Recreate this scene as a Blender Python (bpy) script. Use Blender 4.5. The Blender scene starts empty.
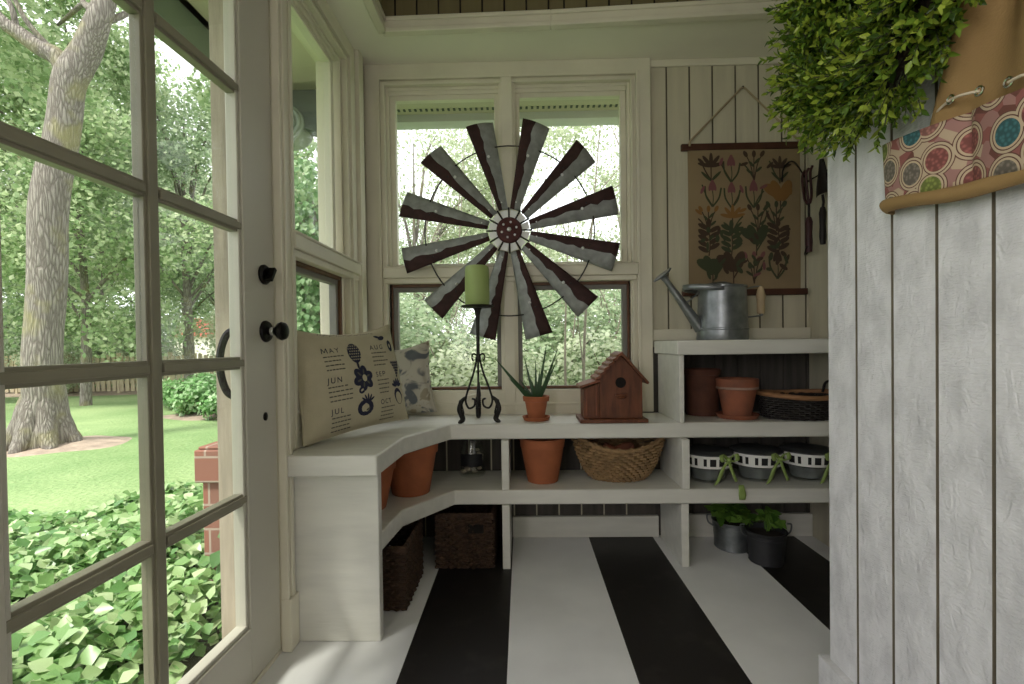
import bpy, bmesh, math, random
import numpy as np
from mathutils import Matrix, Vector, Euler
random.seed(7)
rng = np.random.default_rng(11)
S = bpy.context.scene
COL = S.collection
PI = math.pi

# ------------------------------------------------------------------ materials
def nodes(name):
    m = bpy.data.materials.new(name); m.use_nodes = True
    nt = m.node_tree
    return m, nt, nt.nodes['Principled BSDF']

def mat(name, col, rough=.6, metal=0, var=0, vscale=6, bump=0, bscale=40, stretch=(1, 1, 1), spec=.4, col2=None, detail=4):
    m, nt, b = nodes(name)
    N, L = nt.nodes, nt.links
    b.inputs['Base Color'].default_value = (*col, 1)
    b.inputs['Roughness'].default_value = rough
    b.inputs['Metallic'].default_value = metal
    b.inputs['Specular IOR Level'].default_value = spec
    if var or bump:
        tc = N.new('ShaderNodeTexCoord'); mp = N.new('ShaderNodeMapping')
        mp.inputs['Scale'].default_value = stretch
        L.new(tc.outputs['Object'], mp.inputs['Vector'])
    if var:
        n = N.new('ShaderNodeTexNoise'); n.inputs['Scale'].default_value = vscale; n.inputs['Detail'].default_value = detail
        L.new(mp.outputs[0], n.inputs['Vector'])
        r = N.new('ShaderNodeMapRange'); r.inputs['From Min'].default_value = .3; r.inputs['From Max'].default_value = .7
        L.new(n.outputs['Fac'], r.inputs['Value'])
        mx = N.new('ShaderNodeMix'); mx.data_type = 'RGBA'
        c2 = col2 if col2 else tuple(max(0, c * (1 - var)) for c in col)
        mx.inputs['A'].default_value = (*col, 1); mx.inputs['B'].default_value = (*c2, 1)
        L.new(r.outputs[0], mx.inputs['Factor'])
        L.new(mx.outputs['Result'], b.inputs['Base Color'])
    if bump:
        n2 = N.new('ShaderNodeTexNoise'); n2.inputs['Scale'].default_value = bscale; n2.inputs['Detail'].default_value = 5
        L.new(mp.outputs[0], n2.inputs['Vector'])
        bp = N.new('ShaderNodeBump'); bp.inputs['Strength'].default_value = bump; bp.inputs['Distance'].default_value = .01
        L.new(n2.outputs['Fac'], bp.inputs['Height']); L.new(bp.outputs[0], b.inputs['Normal'])
    return m

def leaf_mat(name, c1, c2, c3=None, trans=.35, rough=.45):
    """leaves: each leaf takes its own tint, thin and translucent"""
    m = bpy.data.materials.new(name); m.use_nodes = True
    nt = m.node_tree; N, L = nt.nodes, nt.links
    b = N['Principled BSDF']; out = N['Material Output']
    g = N.new('ShaderNodeNewGeometry'); cr = N.new('ShaderNodeValToRGB')
    e = cr.color_ramp.elements
    e[0].color = (*c1, 1); e[1].color = (*c2, 1)
    if c3:
        x = cr.color_ramp.elements.new(.5); x.color = (*c3, 1)
    L.new(g.outputs['Random Per Island'], cr.inputs['Fac'])
    L.new(cr.outputs['Color'], b.inputs['Base Color'])
    b.inputs['Roughness'].default_value = rough
    b.inputs['Specular IOR Level'].default_value = .35
    t = N.new('ShaderNodeBsdfTranslucent'); L.new(cr.outputs['Color'], t.inputs['Color'])
    mx = N.new('ShaderNodeMixShader'); mx.inputs[0].default_value = trans
    L.new(b.outputs[0], mx.inputs[1]); L.new(t.outputs[0], mx.inputs[2]); L.new(mx.outputs[0], out.inputs['Surface'])
    return m

def pane_mat(lo=.012, hi=.30, name='window_glass'):
    m = bpy.data.materials.new(name); m.use_nodes = True
    nt = m.node_tree; N, L = nt.nodes, nt.links
    N.remove(N['Principled BSDF']); out = N['Material Output']
    t = N.new('ShaderNodeBsdfTransparent'); t.inputs['Color'].default_value = (.97, .985, .975, 1)
    gl = N.new('ShaderNodeBsdfGlossy'); gl.inputs['Roughness'].default_value = .02
    lw = N.new('ShaderNodeLayerWeight'); f = N.new('ShaderNodeMapRange'); p5 = N.new('ShaderNodeMath'); p5.operation = 'POWER'; p5.inputs[1].default_value = 4
    L.new(lw.outputs['Facing'], p5.inputs[0]); L.new(p5.outputs[0], f.inputs['Value']); f.inputs['To Min'].default_value = lo; f.inputs['To Max'].default_value = hi
    mx = N.new('ShaderNodeMixShader')
    L.new(f.outputs[0], mx.inputs[0]); L.new(t.outputs[0], mx.inputs[1]); L.new(gl.outputs[0], mx.inputs[2])
    L.new(mx.outputs[0], out.inputs['Surface'])
    return m

M = {}
M['trim'] = mat('cream_trim_paint', (.74, .70, .56), .36, var=.10, vscale=5, bump=.06, bscale=60)
M['shelf'] = mat('white_shelf_paint', (.74, .73, .66), .38, var=.12, vscale=4, bump=.10, bscale=18, stretch=(1, 6, 6))
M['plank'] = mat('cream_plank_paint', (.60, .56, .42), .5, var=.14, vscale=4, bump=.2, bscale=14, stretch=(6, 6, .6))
M['grooveshade'] = mat('groove_shade_brown', (.19, .165, .11), .8, var=.3, vscale=9)  # brown painted into the board grooves so that they read as shaded
M['header'] = mat('olive_board_paint', (.17, .14, .065), .6, var=.15, vscale=4, bump=.15, bscale=14, stretch=(6, 6, .6))
def rough_board():
    """rough sawn plywood siding under white paint: long grain with raised islands"""
    m, nt, b = nodes('rough_sawn_white_paint'); N, L = nt.nodes, nt.links
    tc = N.new('ShaderNodeTexCoord'); mp = N.new('ShaderNodeMapping'); mp.inputs['Scale'].default_value = (1, 4.2, 2.2)
    L.new(tc.outputs['Object'], mp.inputs['Vector'])
    n = N.new('ShaderNodeTexNoise'); n.inputs['Scale'].default_value = 7; n.inputs['Detail'].default_value = 7; n.inputs['Distortion'].default_value = 1.5
    L.new(mp.outputs[0], n.inputs['Vector'])
    n2 = N.new('ShaderNodeTexNoise'); n2.inputs['Scale'].default_value = 90; n2.inputs['Detail'].default_value = 4
    mp2 = N.new('ShaderNodeMapping'); mp2.inputs['Scale'].default_value = (1, .5, 1.5); L.new(tc.outputs['Object'], mp2.inputs['Vector']); L.new(mp2.outputs[0], n2.inputs['Vector'])
    w = N.new('ShaderNodeTexWave'); w.bands_direction = 'Z'; w.inputs['Scale'].default_value = 60; w.inputs['Distortion'].default_value = 6
    L.new(tc.outputs['Object'], w.inputs['Vector'])
    a = N.new('ShaderNodeMath'); a.operation = 'MULTIPLY_ADD'; a.inputs[1].default_value = .5
    L.new(n2.outputs['Fac'], a.inputs[0]); L.new(n.outputs['Fac'], a.inputs[2])
    a2 = N.new('ShaderNodeMath'); a2.operation = 'MULTIPLY_ADD'; a2.inputs[1].default_value = .06
    L.new(w.outputs['Fac'], a2.inputs[0]); L.new(a.outputs[0], a2.inputs[2])
    bp = N.new('ShaderNodeBump'); bp.inputs['Strength'].default_value = .62; bp.inputs['Distance'].default_value = .008
    L.new(a2.outputs[0], bp.inputs['Height']); L.new(bp.outputs[0], b.inputs['Normal'])
    v = N.new('ShaderNodeTexNoise'); v.inputs['Scale'].default_value = 5; v.inputs['Detail'].default_value = 6; L.new(mp.outputs[0], v.inputs['Vector'])
    cr = N.new('ShaderNodeValToRGB'); cr.color_ramp.elements[0].position = .35; cr.color_ramp.elements[1].position = .6
    cr.color_ramp.elements[0].color = (.64, .64, .65, 1); cr.color_ramp.elements[1].color = (.80, .80, .81, 1)
    L.new(v.outputs['Fac'], cr.inputs['Fac']); L.new(cr.outputs['Color'], b.inputs['Base Color'])
    b.inputs['Roughness'].default_value = .5
    return m
M['rough'] = rough_board()
M['doorp'] = mat('door_paint', (.54, .515, .43), .36, var=.08, vscale=3, bump=.05, bscale=30)
M['muntin'] = mat('taupe_muntin', (.27, .25, .18), .4, var=.15, vscale=8)  # muntins set darker than the door frame
M['lowboard'] = mat('dark_lower_boards', (.105, .095, .082), .85, var=.45, vscale=5, bump=.3, bscale=20, stretch=(7, 7, .6))  # darker tone for the boards behind and under the shelves
M['jamb'] = mat('weathered_jamb_wood', (.42, .36, .28), .7, var=.3, vscale=10, bump=.2, bscale=30, stretch=(4, 4, .5))
M['brownsash'] = mat('stained_sash_wood', (.16, .075, .04), .45, var=.4, vscale=12, stretch=(2, 2, .5))
M['greysash'] = mat('grey_sash_liner', (.20, .19, .17), .5)
M['glass'] = pane_mat()
M['iron'] = mat('black_iron', (.02, .018, .016), .45, .6, spec=.5, bump=.2, bscale=120)
M['blackm'] = mat('dark_bronze', (.012, .011, .010), .3, .8)
M['chrome'] = mat('steel', (.7, .7, .7), .2, 1)
M['galv'] = mat('galvanised_steel', (.30, .32, .33), .38, .75, var=.35, vscale=22, bump=.08, bscale=60)
M['galvold'] = mat('weathered_galvanised_blade', (.36, .375, .36), .55, .3, var=.35, vscale=25, bump=.15, bscale=60)
M['rust'] = mat('dark_red_rust', (.05, .020, .017), .75, .1, var=.5, vscale=30, bump=.25, bscale=70)
M['hubred'] = mat('hub_red_rust', (.085, .022, .02), .6, .2, var=.5, vscale=40, bump=.2, bscale=80)
M['hubplate'] = mat('pale_zinc_plate', (.72, .73, .72), .5, .3)
M['terra'] = mat('terracotta', (.40, .125, .05), .75, var=.25, vscale=14, bump=.08, bscale=80)
M['terraold'] = mat('weathered_terracotta', (.36, .12, .06), .8, var=.55, vscale=12, col2=(.20, .08, .05), bump=.1, bscale=60)
M['terradark'] = mat('brown_clay', (.13, .05, .03), .8, var=.4, vscale=14)
M['chalk'] = mat('lime_bloom_band', (.42, .27, .20), .85, var=.4, vscale=20)
M['soil'] = mat('potting_soil', (.022, .015, .010), .95, bump=.8, bscale=60)
M['wick'] = mat('seagrass_weave', (.36, .225, .105), .75, var=.5, vscale=30, bump=.5, bscale=90)
M['wickdark'] = mat('dark_brown_rush_weave', (.075, .040, .022), .75, var=.6, vscale=30, bump=.5, bscale=90)
M['wireblack'] = mat('black_wicker', (.025, .020, .017), .6, var=.5, vscale=30)
M['tanrim'] = mat('tan_wood_rim', (.40, .20, .09), .6, var=.4, vscale=20, stretch=(1, 1, 4))
M['birdwood'] = mat('red_brown_stained_wood', (.17, .055, .022), .5, var=.5, vscale=9, bump=.15, bscale=30, stretch=(5, 5, 1))
M['birdroof'] = mat('redwood_shingle', (.27, .09, .045), .6, var=.5, vscale=14, bump=.3, bscale=40)
M['hole'] = mat('dark_hole', (.006, .004, .003), .9)
M['wax'] = mat('green_wax', (.36, .46, .16), .45, var=.12, vscale=5)
bw = M['wax'].node_tree.nodes['Principled BSDF']; bw.inputs['Subsurface Weight'].default_value = .25; bw.inputs['Subsurface Radius'].default_value = (.02, .02, .01); bw.inputs['Subsurface Scale'].default_value = .5
M['wick_c'] = mat('candle_wick', (.05, .04, .03), .9)
M['linen'] = mat('natural_linen', (.52, .47, .33), .9, var=.10, vscale=20, bump=.35, bscale=350)
M['ink'] = mat('navy_print', (.022, .024, .05), .9)
M['inksoft'] = mat('grey_text_print', (.10, .095, .08), .9)
def floral_linen():
    m, nt, b = nodes('floral_print_linen'); N, L = nt.nodes, nt.links
    tc = N.new('ShaderNodeTexCoord')
    v = N.new('ShaderNodeTexNoise'); v.inputs['Scale'].default_value = 7; v.inputs['Detail'].default_value = 3; v.inputs['Distortion'].default_value = 2.2
    L.new(tc.outputs['Object'], v.inputs['Vector'])
    cr = N.new('ShaderNodeValToRGB'); e = cr.color_ramp.elements
    e[0].position = .40; e[0].color = (.10, .11, .115, 1); e[1].position = .47; e[1].color = (.40, .375, .30, 1)
    x = e.new(.58); x.color = (.40, .375, .30, 1); x = e.new(.63); x.color = (.25, .22, .15, 1)
    L.new(v.outputs['Fac'], cr.inputs['Fac']); L.new(cr.outputs['Color'], b.inputs['Base Color']); b.inputs['Roughness'].default_value = .9
    return m
M['floral'] = floral_linen()
M['paper'] = mat('aged_parchment', (.31, .225, .125), .85, var=.28, vscale=3, bump=.1, bscale=20)
M['barwood'] = mat('dark_walnut_bar', (.075, .026, .014), .5, var=.3, vscale=12)
M['cord'] = mat('jute_cord', (.36, .29, .18), .9)
M['pr_brown'] = mat('print_sepia', (.060, .036, .022), .9)
M['pr_green'] = mat('print_dark_green', (.050, .058, .028), .9)
M['pr_mauve'] = mat('print_mauve', (.19, .075, .075), .9)
M['pr_ochre'] = mat('print_ochre', (.23, .115, .035), .9)
M['grip'] = mat('bare_wood_grip', (.55, .42, .25), .6, var=.2, vscale=20)
M['canvas'] = mat('tan_canvas', (.34, .215, .085), .85, var=.12, vscale=8, bump=.2, bscale=250)
M['lace'] = mat('pale_lace_cord', (.72, .62, .46), .8)
M['jarglass'] = pane_mat(.05, .55, 'clear_jar_glass')
M['bandwhite'] = mat('white_band', (.80, .80, .76), .8)
M['bandblack'] = mat('black_check', (.015, .015, .015), .8)
M['lidgrey'] = mat('grey_tin_lid', (.10, .105, .11), .45, .6)
M['jarfill'] = mat('grey_tissue', (.22, .23, .23), .8, var=.5, vscale=25)
M['ribbon'] = mat('green_ribbon', (.26, .36, .10), .6)
M['bucketdark'] = mat('dark_zinc', (.055, .055, .06), .5, .5, var=.3, vscale=15)
M['labelblk'] = mat('black_label', (.01, .01, .012), .6)
M['shells'] = mat('pale_shells', (.55, .47, .36), .6, var=.4, vscale=30)
M['toolblk'] = mat('blackened_steel', (.025, .02, .02), .5, .5)
M['wineh'] = mat('dark_wine_handle', (.05, .015, .017), .5)
M['aloe'] = leaf_mat('aloe_green', (.030, .075, .030), (.075, .15, .06), None, .1, .35)
M['box'] = leaf_mat('boxwood_leaf', (.030, .075, .010), (.42, .51, .065), (.16, .27, .028), .25, .3)
M['potleaf'] = leaf_mat('pot_plant_leaf', (.05, .13, .02), (.20, .36, .06), None, .25, .4)
M['ivy'] = leaf_mat('ground_vine_leaf', (.10, .23, .065), (.55, .66, .38), (.25, .42, .15), .30, .30)
M['tree1'] = leaf_mat('maple_leaf', (.22, .33, .15), (.62, .68, .45), (.37, .48, .26), .5)
M['tree2'] = leaf_mat('oak_leaf', (.24, .34, .19), (.58, .64, .46), (.38, .48, .30), .5)
M['tree3'] = leaf_mat('yellow_green_leaf', (.36, .43, .25), (.70, .73, .56), (.50, .56, .39), .5)
M['hosta'] = leaf_mat('shrub_leaf', (.12, .27, .08), (.50, .64, .40), (.22, .42, .15), .3)
M['ivyh'] = leaf_mat('climbing_ivy_leaf', (.10, .22, .07), (.42, .54, .32), (.19, .33, .14), .35)
M['twig'] = mat('grey_twig', (.30, .26, .21), .9, var=.4, vscale=10)
M['bark'] = None
def bark_mat():
    m, nt, b = nodes('furrowed_grey_bark'); N, L = nt.nodes, nt.links
    tc = N.new('ShaderNodeTexCoord'); mp = N.new('ShaderNodeMapping'); mp.inputs['Scale'].default_value = (1, 1, .14)
    L.new(tc.outputs['Object'], mp.inputs['Vector'])
    v = N.new('ShaderNodeTexVoronoi'); v.feature = 'DISTANCE_TO_EDGE'; v.inputs['Scale'].default_value = 34
    n = N.new('ShaderNodeTexNoise'); n.inputs['Scale'].default_value = 6; n.inputs['Detail'].default_value = 6
    L.new(mp.outputs[0], n.inputs['Vector'])
    ad = N.new('ShaderNodeMix'); ad.data_type = 'VECTOR'; ad.inputs['Factor'].default_value = .12
    L.new(mp.outputs[0], ad.inputs['A']); L.new(n.outputs['Color'], ad.inputs['B']); L.new(ad.outputs['Result'], v.inputs['Vector'])
    cr = N.new('ShaderNodeValToRGB'); e = cr.color_ramp.elements
    e[0].position = 0; e[0].color = (.13, .11, .095, 1); e[1].position = .25; e[1].color = (.29, .26, .23, 1)
    L.new(v.outputs['Distance'], cr.inputs['Fac'])
    mz = N.new('ShaderNodeMix'); mz.data_type = 'RGBA'; L.new(cr.outputs['Color'], mz.inputs['A']); mz.inputs['B'].default_value = (.27, .25, .10, 1)
    n3 = N.new('ShaderNodeTexNoise'); n3.inputs['Scale'].default_value = 3; L.new(tc.outputs['Object'], n3.inputs['Vector'])
    r3 = N.new('ShaderNodeMapRange'); r3.inputs['From Min'].default_value = .52; r3.inputs['From Max'].default_value = .7; r3.inputs['To Max'].default_value = .6
    L.new(n3.outputs['Fac'], r3.inputs['Value']); L.new(r3.outputs[0], mz.inputs['Factor'])
    L.new(mz.outputs['Result'], b.inputs['Base Color']); b.inputs['Roughness'].default_value = .95
    bp = N.new('ShaderNodeBump'); bp.inputs['Strength'].default_value = .8; bp.inputs['Distance'].default_value = .04
    L.new(v.outputs['Distance'], bp.inputs['Height']); L.new(bp.outputs[0], b.inputs['Normal'])
    return m
M['bark'] = bark_mat()
def grass_mat():
    m, nt, b = nodes('mown_lawn'); N, L = nt.nodes, nt.links
    tc = N.new('ShaderNodeTexCoord')
    n = N.new('ShaderNodeTexNoise'); n.inputs['Scale'].default_value = .6; n.inputs['Detail'].default_value = 8
    L.new(tc.outputs['Object'], n.inputs['Vector'])
    n2 = N.new('ShaderNodeTexNoise'); n2.inputs['Scale'].default_value = 22; n2.inputs['Detail'].default_value = 5
    L.new(tc.outputs['Object'], n2.inputs['Vector'])
    md = N.new('ShaderNodeMath'); md.operation = 'MULTIPLY_ADD'; md.inputs[1].default_value = .55
    L.new(n2.outputs['Fac'], md.inputs[0]); L.new(n.outputs['Fac'], md.inputs[2])
    cr = N.new('ShaderNodeValToRGB'); e = cr.color_ramp.elements
    e[0].position = .55; e[0].color = (.13, .23, .075, 1); e[1].position = 1; e[1].color = (.31, .40, .18, 1)
    L.new(md.outputs[0], cr.inputs['Fac']); L.new(cr.outputs['Color'], b.inputs['Base Color']); b.inputs['Roughness'].default_value = .9
    bp = N.new('ShaderNodeBump'); bp.inputs['Strength'].default_value = .6; bp.inputs['Distance'].default_value = .05
    L.new(n2.outputs['Fac'], bp.inputs['Height']); L.new(bp.outputs[0], b.inputs['Normal'])
    return m
M['grass'] = grass_mat()
M['mulch'] = mat('bark_mulch', (.42, .33, .26), .95, var=.4, vscale=8, bump=.5, bscale=30)
M['bedsoil'] = mat('bed_soil', (.045, .05, .025), .95, var=.4, vscale=5)
def brick_mat():
    m, nt, b = nodes('red_brick'); N, L = nt.nodes, nt.links
    tc = N.new('ShaderNodeTexCoord'); mp = N.new('ShaderNodeMapping')
    mp.inputs['Rotation'].default_value = (PI / 2, 0, 0)
    L.new(tc.outputs['Object'], mp.inputs['Vector'])
    br = N.new('ShaderNodeTexBrick'); br.inputs['Scale'].default_value = 1
    br.inputs['Brick Width'].default_value = .22; br.inputs['Row Height'].default_value = .097; br.inputs['Mortar Size'].default_value = .0045
    br.inputs['Color1'].default_value = (.27, .11, .075, 1); br.inputs['Color2'].default_value = (.20, .10, .075, 1); br.inputs['Mortar'].default_value = (.34, .27, .22, 1)
    L.new(mp.outputs[0], br.inputs['Vector']); L.new(br.outputs['Color'], b.inputs['Base Color']); b.inputs['Roughness'].default_value = .9
    return m
M['brick'] = brick_mat()
M['fence'] = mat('weathered_cedar_picket', (.50, .42, .29), .9, var=.3, vscale=3)
M['soffitw'] = mat('soffit_paint', (.62, .56, .46), .6, var=.1, vscale=4)
M['fascia'] = mat('grey_green_fascia', (.28, .34, .29), .6, var=.12, vscale=4)
M['gutter'] = mat('pale_grey_gutter', (.80, .80, .84), .45, .1)
M['corbel'] = mat('weathered_corbel', (.33, .36, .33), .7, var=.25, vscale=12)
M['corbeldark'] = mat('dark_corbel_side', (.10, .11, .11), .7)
M['siding'] = mat('grey_siding', (.42, .43, .42), .7)
M['concrete'] = mat('porch_concrete', (.40, .38, .35), .9, var=.2)
M['roofred'] = mat('distant_red_roof', (.45, .13, .10), .8)
M['farwall'] = mat('distant_house_wall', (.68, .64, .56), .8)

# ------------------------------------------------------------------ mesh helpers
class MB:
    def __init__(s): s.v = []; s.f = []; s.m = []
    def add(s, vs, fs, mi=0, T=None):
        o = len(s.v)
        for p in vs:
            if T is not None: p = T @ Vector(p)
            s.v.append((p[0], p[1], p[2]))
        for k, f in enumerate(fs):
            s.f.append([o + i for i in f]); s.m.append(mi[k] if isinstance(mi, (list, tuple)) else mi)
    def box(s, a, b, mi=0, T=None):
        (x0, y0, z0), (x1, y1, z1) = a, b
        vs = [(x0, y0, z0), (x1, y0, z0), (x1, y1, z0), (x0, y1, z0), (x0, y0, z1), (x1, y0, z1), (x1, y1, z1), (x0, y1, z1)]
        s.add(vs, [(3, 2, 1, 0), (4, 5, 6, 7), (0, 1, 5, 4), (1, 2, 6, 5), (2, 3, 7, 6), (3, 0, 4, 7)], mi, T)
    def prism(s, poly, z0, z1, mi=0, T=None):
        n = len(poly)
        ar = sum(poly[i][0] * poly[(i + 1) % n][1] - poly[(i + 1) % n][0] * poly[i][1] for i in range(n))
        if ar < 0: poly = poly[::-1]
        vs = [(x, y, z0) for x, y in poly] + [(x, y, z1) for x, y in poly]
        fs = [list(range(n))[::-1], list(range(n, 2 * n))] + [(i, (i + 1) % n, n + (i + 1) % n, n + i) for i in range(n)]
        s.add(vs, fs, mi, T)
    def lathe(s, prof, n=40, mi=0, T=None, c=(0, 0), sx=1, sy=1, mis=None):
        """prof: list of (r, z), open at both ends (r=0 closes)"""
        vs = []; fs = []; ms = []
        idx = []
        for r, z in prof:
            if r < 1e-6:
                idx.append([len(vs)] * n); vs.append((c[0], c[1], z))
            else:
                st = len(vs); idx.append(list(range(st, st + n)))
                for k in range(n):
                    a = 2 * PI * k / n; vs.append((c[0] + r * math.cos(a) * sx, c[1] + r * math.sin(a) * sy, z))
        for j in range(len(prof) - 1):
            A, B = idx[j], idx[j + 1]
            for k in range(n):
                q = [A[k], A[(k + 1) % n], B[(k + 1) % n], B[k]]
                q2 = []
                for i in q:
                    if i not in q2: q2.append(i)
                if len(q2) >= 3: fs.append(q2); ms.append(mis[j] if mis else mi)
        s.add(vs, fs, ms, T)
    def tube(s, pts, rad, n=8, mi=0, T=None, cap=True, closed=False):
        P = [Vector(p) for p in pts]; m = len(P)
        R = rad if isinstance(rad, (list, tuple)) else [rad] * m
        vs = []; fs = []
        up = None
        for i in range(m):
            a = P[(i - 1) % m] if (closed or i > 0) else P[i]; b = P[(i + 1) % m] if (closed or i < m - 1) else P[i]
            t = (b - a)
            t = t.normalized() if t.length > 1e-9 else Vector((0, 0, 1))
            if up is None:
                up = Vector((0, 0, 1)) if abs(t.z) < .9 else Vector((1, 0, 0))
            u = (up - t * up.dot(t))
            u = u.normalized() if u.length > 1e-6 else t.orthogonal().normalized()
            up = u; w = t.cross(u)
            for k in range(n):
                an = 2 * PI * k / n
                vs.append(P[i] + (u * math.cos(an) + w * math.sin(an)) * R[i])
        for i in range(m if closed else m - 1):
            j = (i + 1) % m
            for k in range(n):
                fs.append((i * n + k, i * n + (k + 1) % n, j * n + (k + 1) % n, j * n + k))
        if cap and not closed:
            fs.append(list(range(n))[::-1]); fs.append([(m - 1) * n + k for k in range(n)])
        s.add(vs, fs, mi, T)
    def sphere(s, c, r, nu=16, nv=10, mi=0, sc=(1, 1, 1), T=None):
        o = Matrix.Translation(c) @ Matrix.Diagonal((*sc, 1))
        if T is not None: o = T @ o
        s.lathe([(r * math.sin(PI * i / nv) if 0 < i < nv else 0, -r * math.cos(PI * i / nv)) for i in range(nv + 1)], nu, mi, o)
    def grid(s, fn, nu, nv, mi=0, T=None, flip=False, closeu=False):
        vs = [fn(i / nu, j / nv) for j in range(nv + 1) for i in range(nu + 1)]
        fs = []; ms = []
        for j in range(nv):
            for i in range(nu):
                a = j * (nu + 1) + i; q = (a, a + 1, a + nu + 2, a + nu + 1)
                fs.append(q[::-1] if flip else q)
                ms.append(mi((i + .5) / nu, (j + .5) / nv) if callable(mi) else mi)
        s.add(vs, fs, ms, T)
    def build(s, name, mats, parent=None, loc=None, bevel=0, ang=35, solid=0, smooth=True, rot=None):
        me = bpy.data.meshes.new(name)
        me.from_pydata(s.v, [], s.f)
        if not isinstance(mats, (list, tuple)): mats = [mats]
        for m in mats: me.materials.append(m)
        if len(mats) > 1: me.polygons.foreach_set('material_index', s.m)
        me.polygons.foreach_set('use_smooth', [smooth] * len(s.f))
        me.update()
        if smooth: me.set_sharp_from_angle(angle=math.radians(ang))
        o = bpy.data.objects.new(name, me); COL.objects.link(o)
        if parent: o.parent = parent
        if loc: o.location = loc
        if rot: o.rotation_euler = rot
        if solid:
            d = o.modifiers.new('thickness', 'SOLIDIFY'); d.thickness = solid; d.offset = 0
        if bevel:
            d = o.modifiers.new('edges', 'BEVEL'); d.width = bevel; d.segments = 2; d.limit_method = 'ANGLE'; d.angle_limit = math.radians(50)
        return o

def tag(o, label=None, cat=None, group=None, kind=None):
    if label: o['label'] = label
    if cat: o['category'] = cat
    if group: o['group'] = group
    if kind: o['kind'] = kind
    return o
def empty(name, loc, label, cat, group=None, kind=None, rz=0):
    o = bpy.data.objects.new(name, None); COL.objects.link(o); o.location = loc; o.rotation_euler = (0, 0, rz)
    o.empty_display_size = .05
    return tag(o, label, cat, group, kind)
def copy_tree(o, parent=None):
    c = o.copy(); COL.objects.link(c)
    if parent is not None: c.parent = parent
    for ch in list(o.children): copy_tree(ch, c)
    return c
def arc(c, r, a0, a1, n=12, plane='xz'):
    out = []
    for i in range(n + 1):
        a = a0 + (a1 - a0) * i / n; u, v = r * math.cos(a), r * math.sin(a)
        out.append((c[0] + u, c[1], c[2] + v) if plane == 'xz' else (c[0] + u, c[1] + v, c[2]) if plane == 'xy' else (c[0], c[1] + u, c[2] + v))
    return out
def bez(pts, n=10):
    """Catmull-Rom through the points"""
    P = [Vector(p) for p in pts]; P = [2 * P[0] - P[1]] + P + [2 * P[-1] - P[-2]]; out = []
    for i in range(1, len(P) - 2):
        for k in range(n):
            t = k / n; a, b, c, d = P[i - 1], P[i], P[i + 1], P[i + 2]
            out.append(.5 * ((2 * b) + (c - a) * t + (2 * a - 5 * b + 4 * c - d) * t * t + (3 * b - a - 3 * c + d) * t ** 3))
    out.append(P[-2]); return out

# leaves: many small folded blades in one mesh (numpy)
LEAF6 = (np.array([[0, 0, 0], [-.5, .38, .10], [.5, .38, .10], [0, .40, 0], [0, 1, -.05], [-.30, .72, .05], [.30, .72, .05]], float),
         [(0, 3, 1), (0, 2, 3), (1, 3, 4, 5), (3, 2, 6, 4)])
LEAF4 = (np.array([[0, 0, 0], [.5, .5, .06], [0, 1, 0], [-.5, .5, .06]], float), [(0, 1, 2, 3)])
def leaf_mesh(name, pos, nrm, size, material, parent=None, wid=.6, shape=LEAF4, tips=None, loc=None, stuff=False):
    pos = np.asarray(pos, float); n = len(pos)
    nrm = np.asarray(nrm, float); nrm /= np.linalg.norm(nrm, axis=1, keepdims=True) + 1e-9
    r = np.asarray(tips, float) if tips is not None else rng.normal(size=(n, 3))
    t = r - nrm * (r * nrm).sum(1, keepdims=True); t /= np.linalg.norm(t, axis=1, keepdims=True) + 1e-9
    b = np.cross(t, nrm)
    size = np.broadcast_to(np.asarray(size, float), (n,))
    P, F = shape
    k = len(P)
    V = (pos[:, None, :] + size[:, None, None] * (P[None, :, 0:1] * wid * b[:, None, :] + P[None, :, 1:2] * t[:, None, :] + P[None, :, 2:3] * nrm[:, None, :])).reshape(-1, 3)
    me = bpy.data.meshes.new(name)
    loops = np.concatenate([np.array(f) for f in F]); lens = np.array([len(f) for f in F])
    me.vertices.add(n * k); me.vertices.foreach_set('co', V.ravel())
    L = (np.arange(n)[:, None] * k + loops[None, :]).ravel()
    me.loops.add(len(L)); me.loops.foreach_set('vertex_index', L.astype(np.int32))
    tot = np.tile(lens, n); st = np.concatenate([[0], np.cumsum(tot)[:-1]])
    me.polygons.add(len(tot)); me.polygons.foreach_set('loop_start', st.astype(np.int32)); me.polygons.foreach_set('loop_total', tot.astype(np.int32))
    me.polygons.foreach_set('use_smooth', np.ones(len(tot), bool))
    me.update(calc_edges=True); me.validate()
    me.materials.append(material)
    o = bpy.data.objects.new(name, me); COL.objects.link(o)
    if parent: o.parent = parent
    if loc: o.location = loc
    if stuff: o['kind'] = 'stuff'
    return o
def rand_dirs(n):
    d = rng.normal(size=(n, 3)); return d / np.linalg.norm(d, axis=1, keepdims=True)

# ------------------------------------------------------------------ the room
XL, YB, XR, XN = -.80, 2.49, .846, 1.47      # left wall, back wall, right partition, nook wall
XO, YO = -.985, 2.67                          # outside faces
YR = -2.2                                     # rear wall
ZC = 2.95

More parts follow.
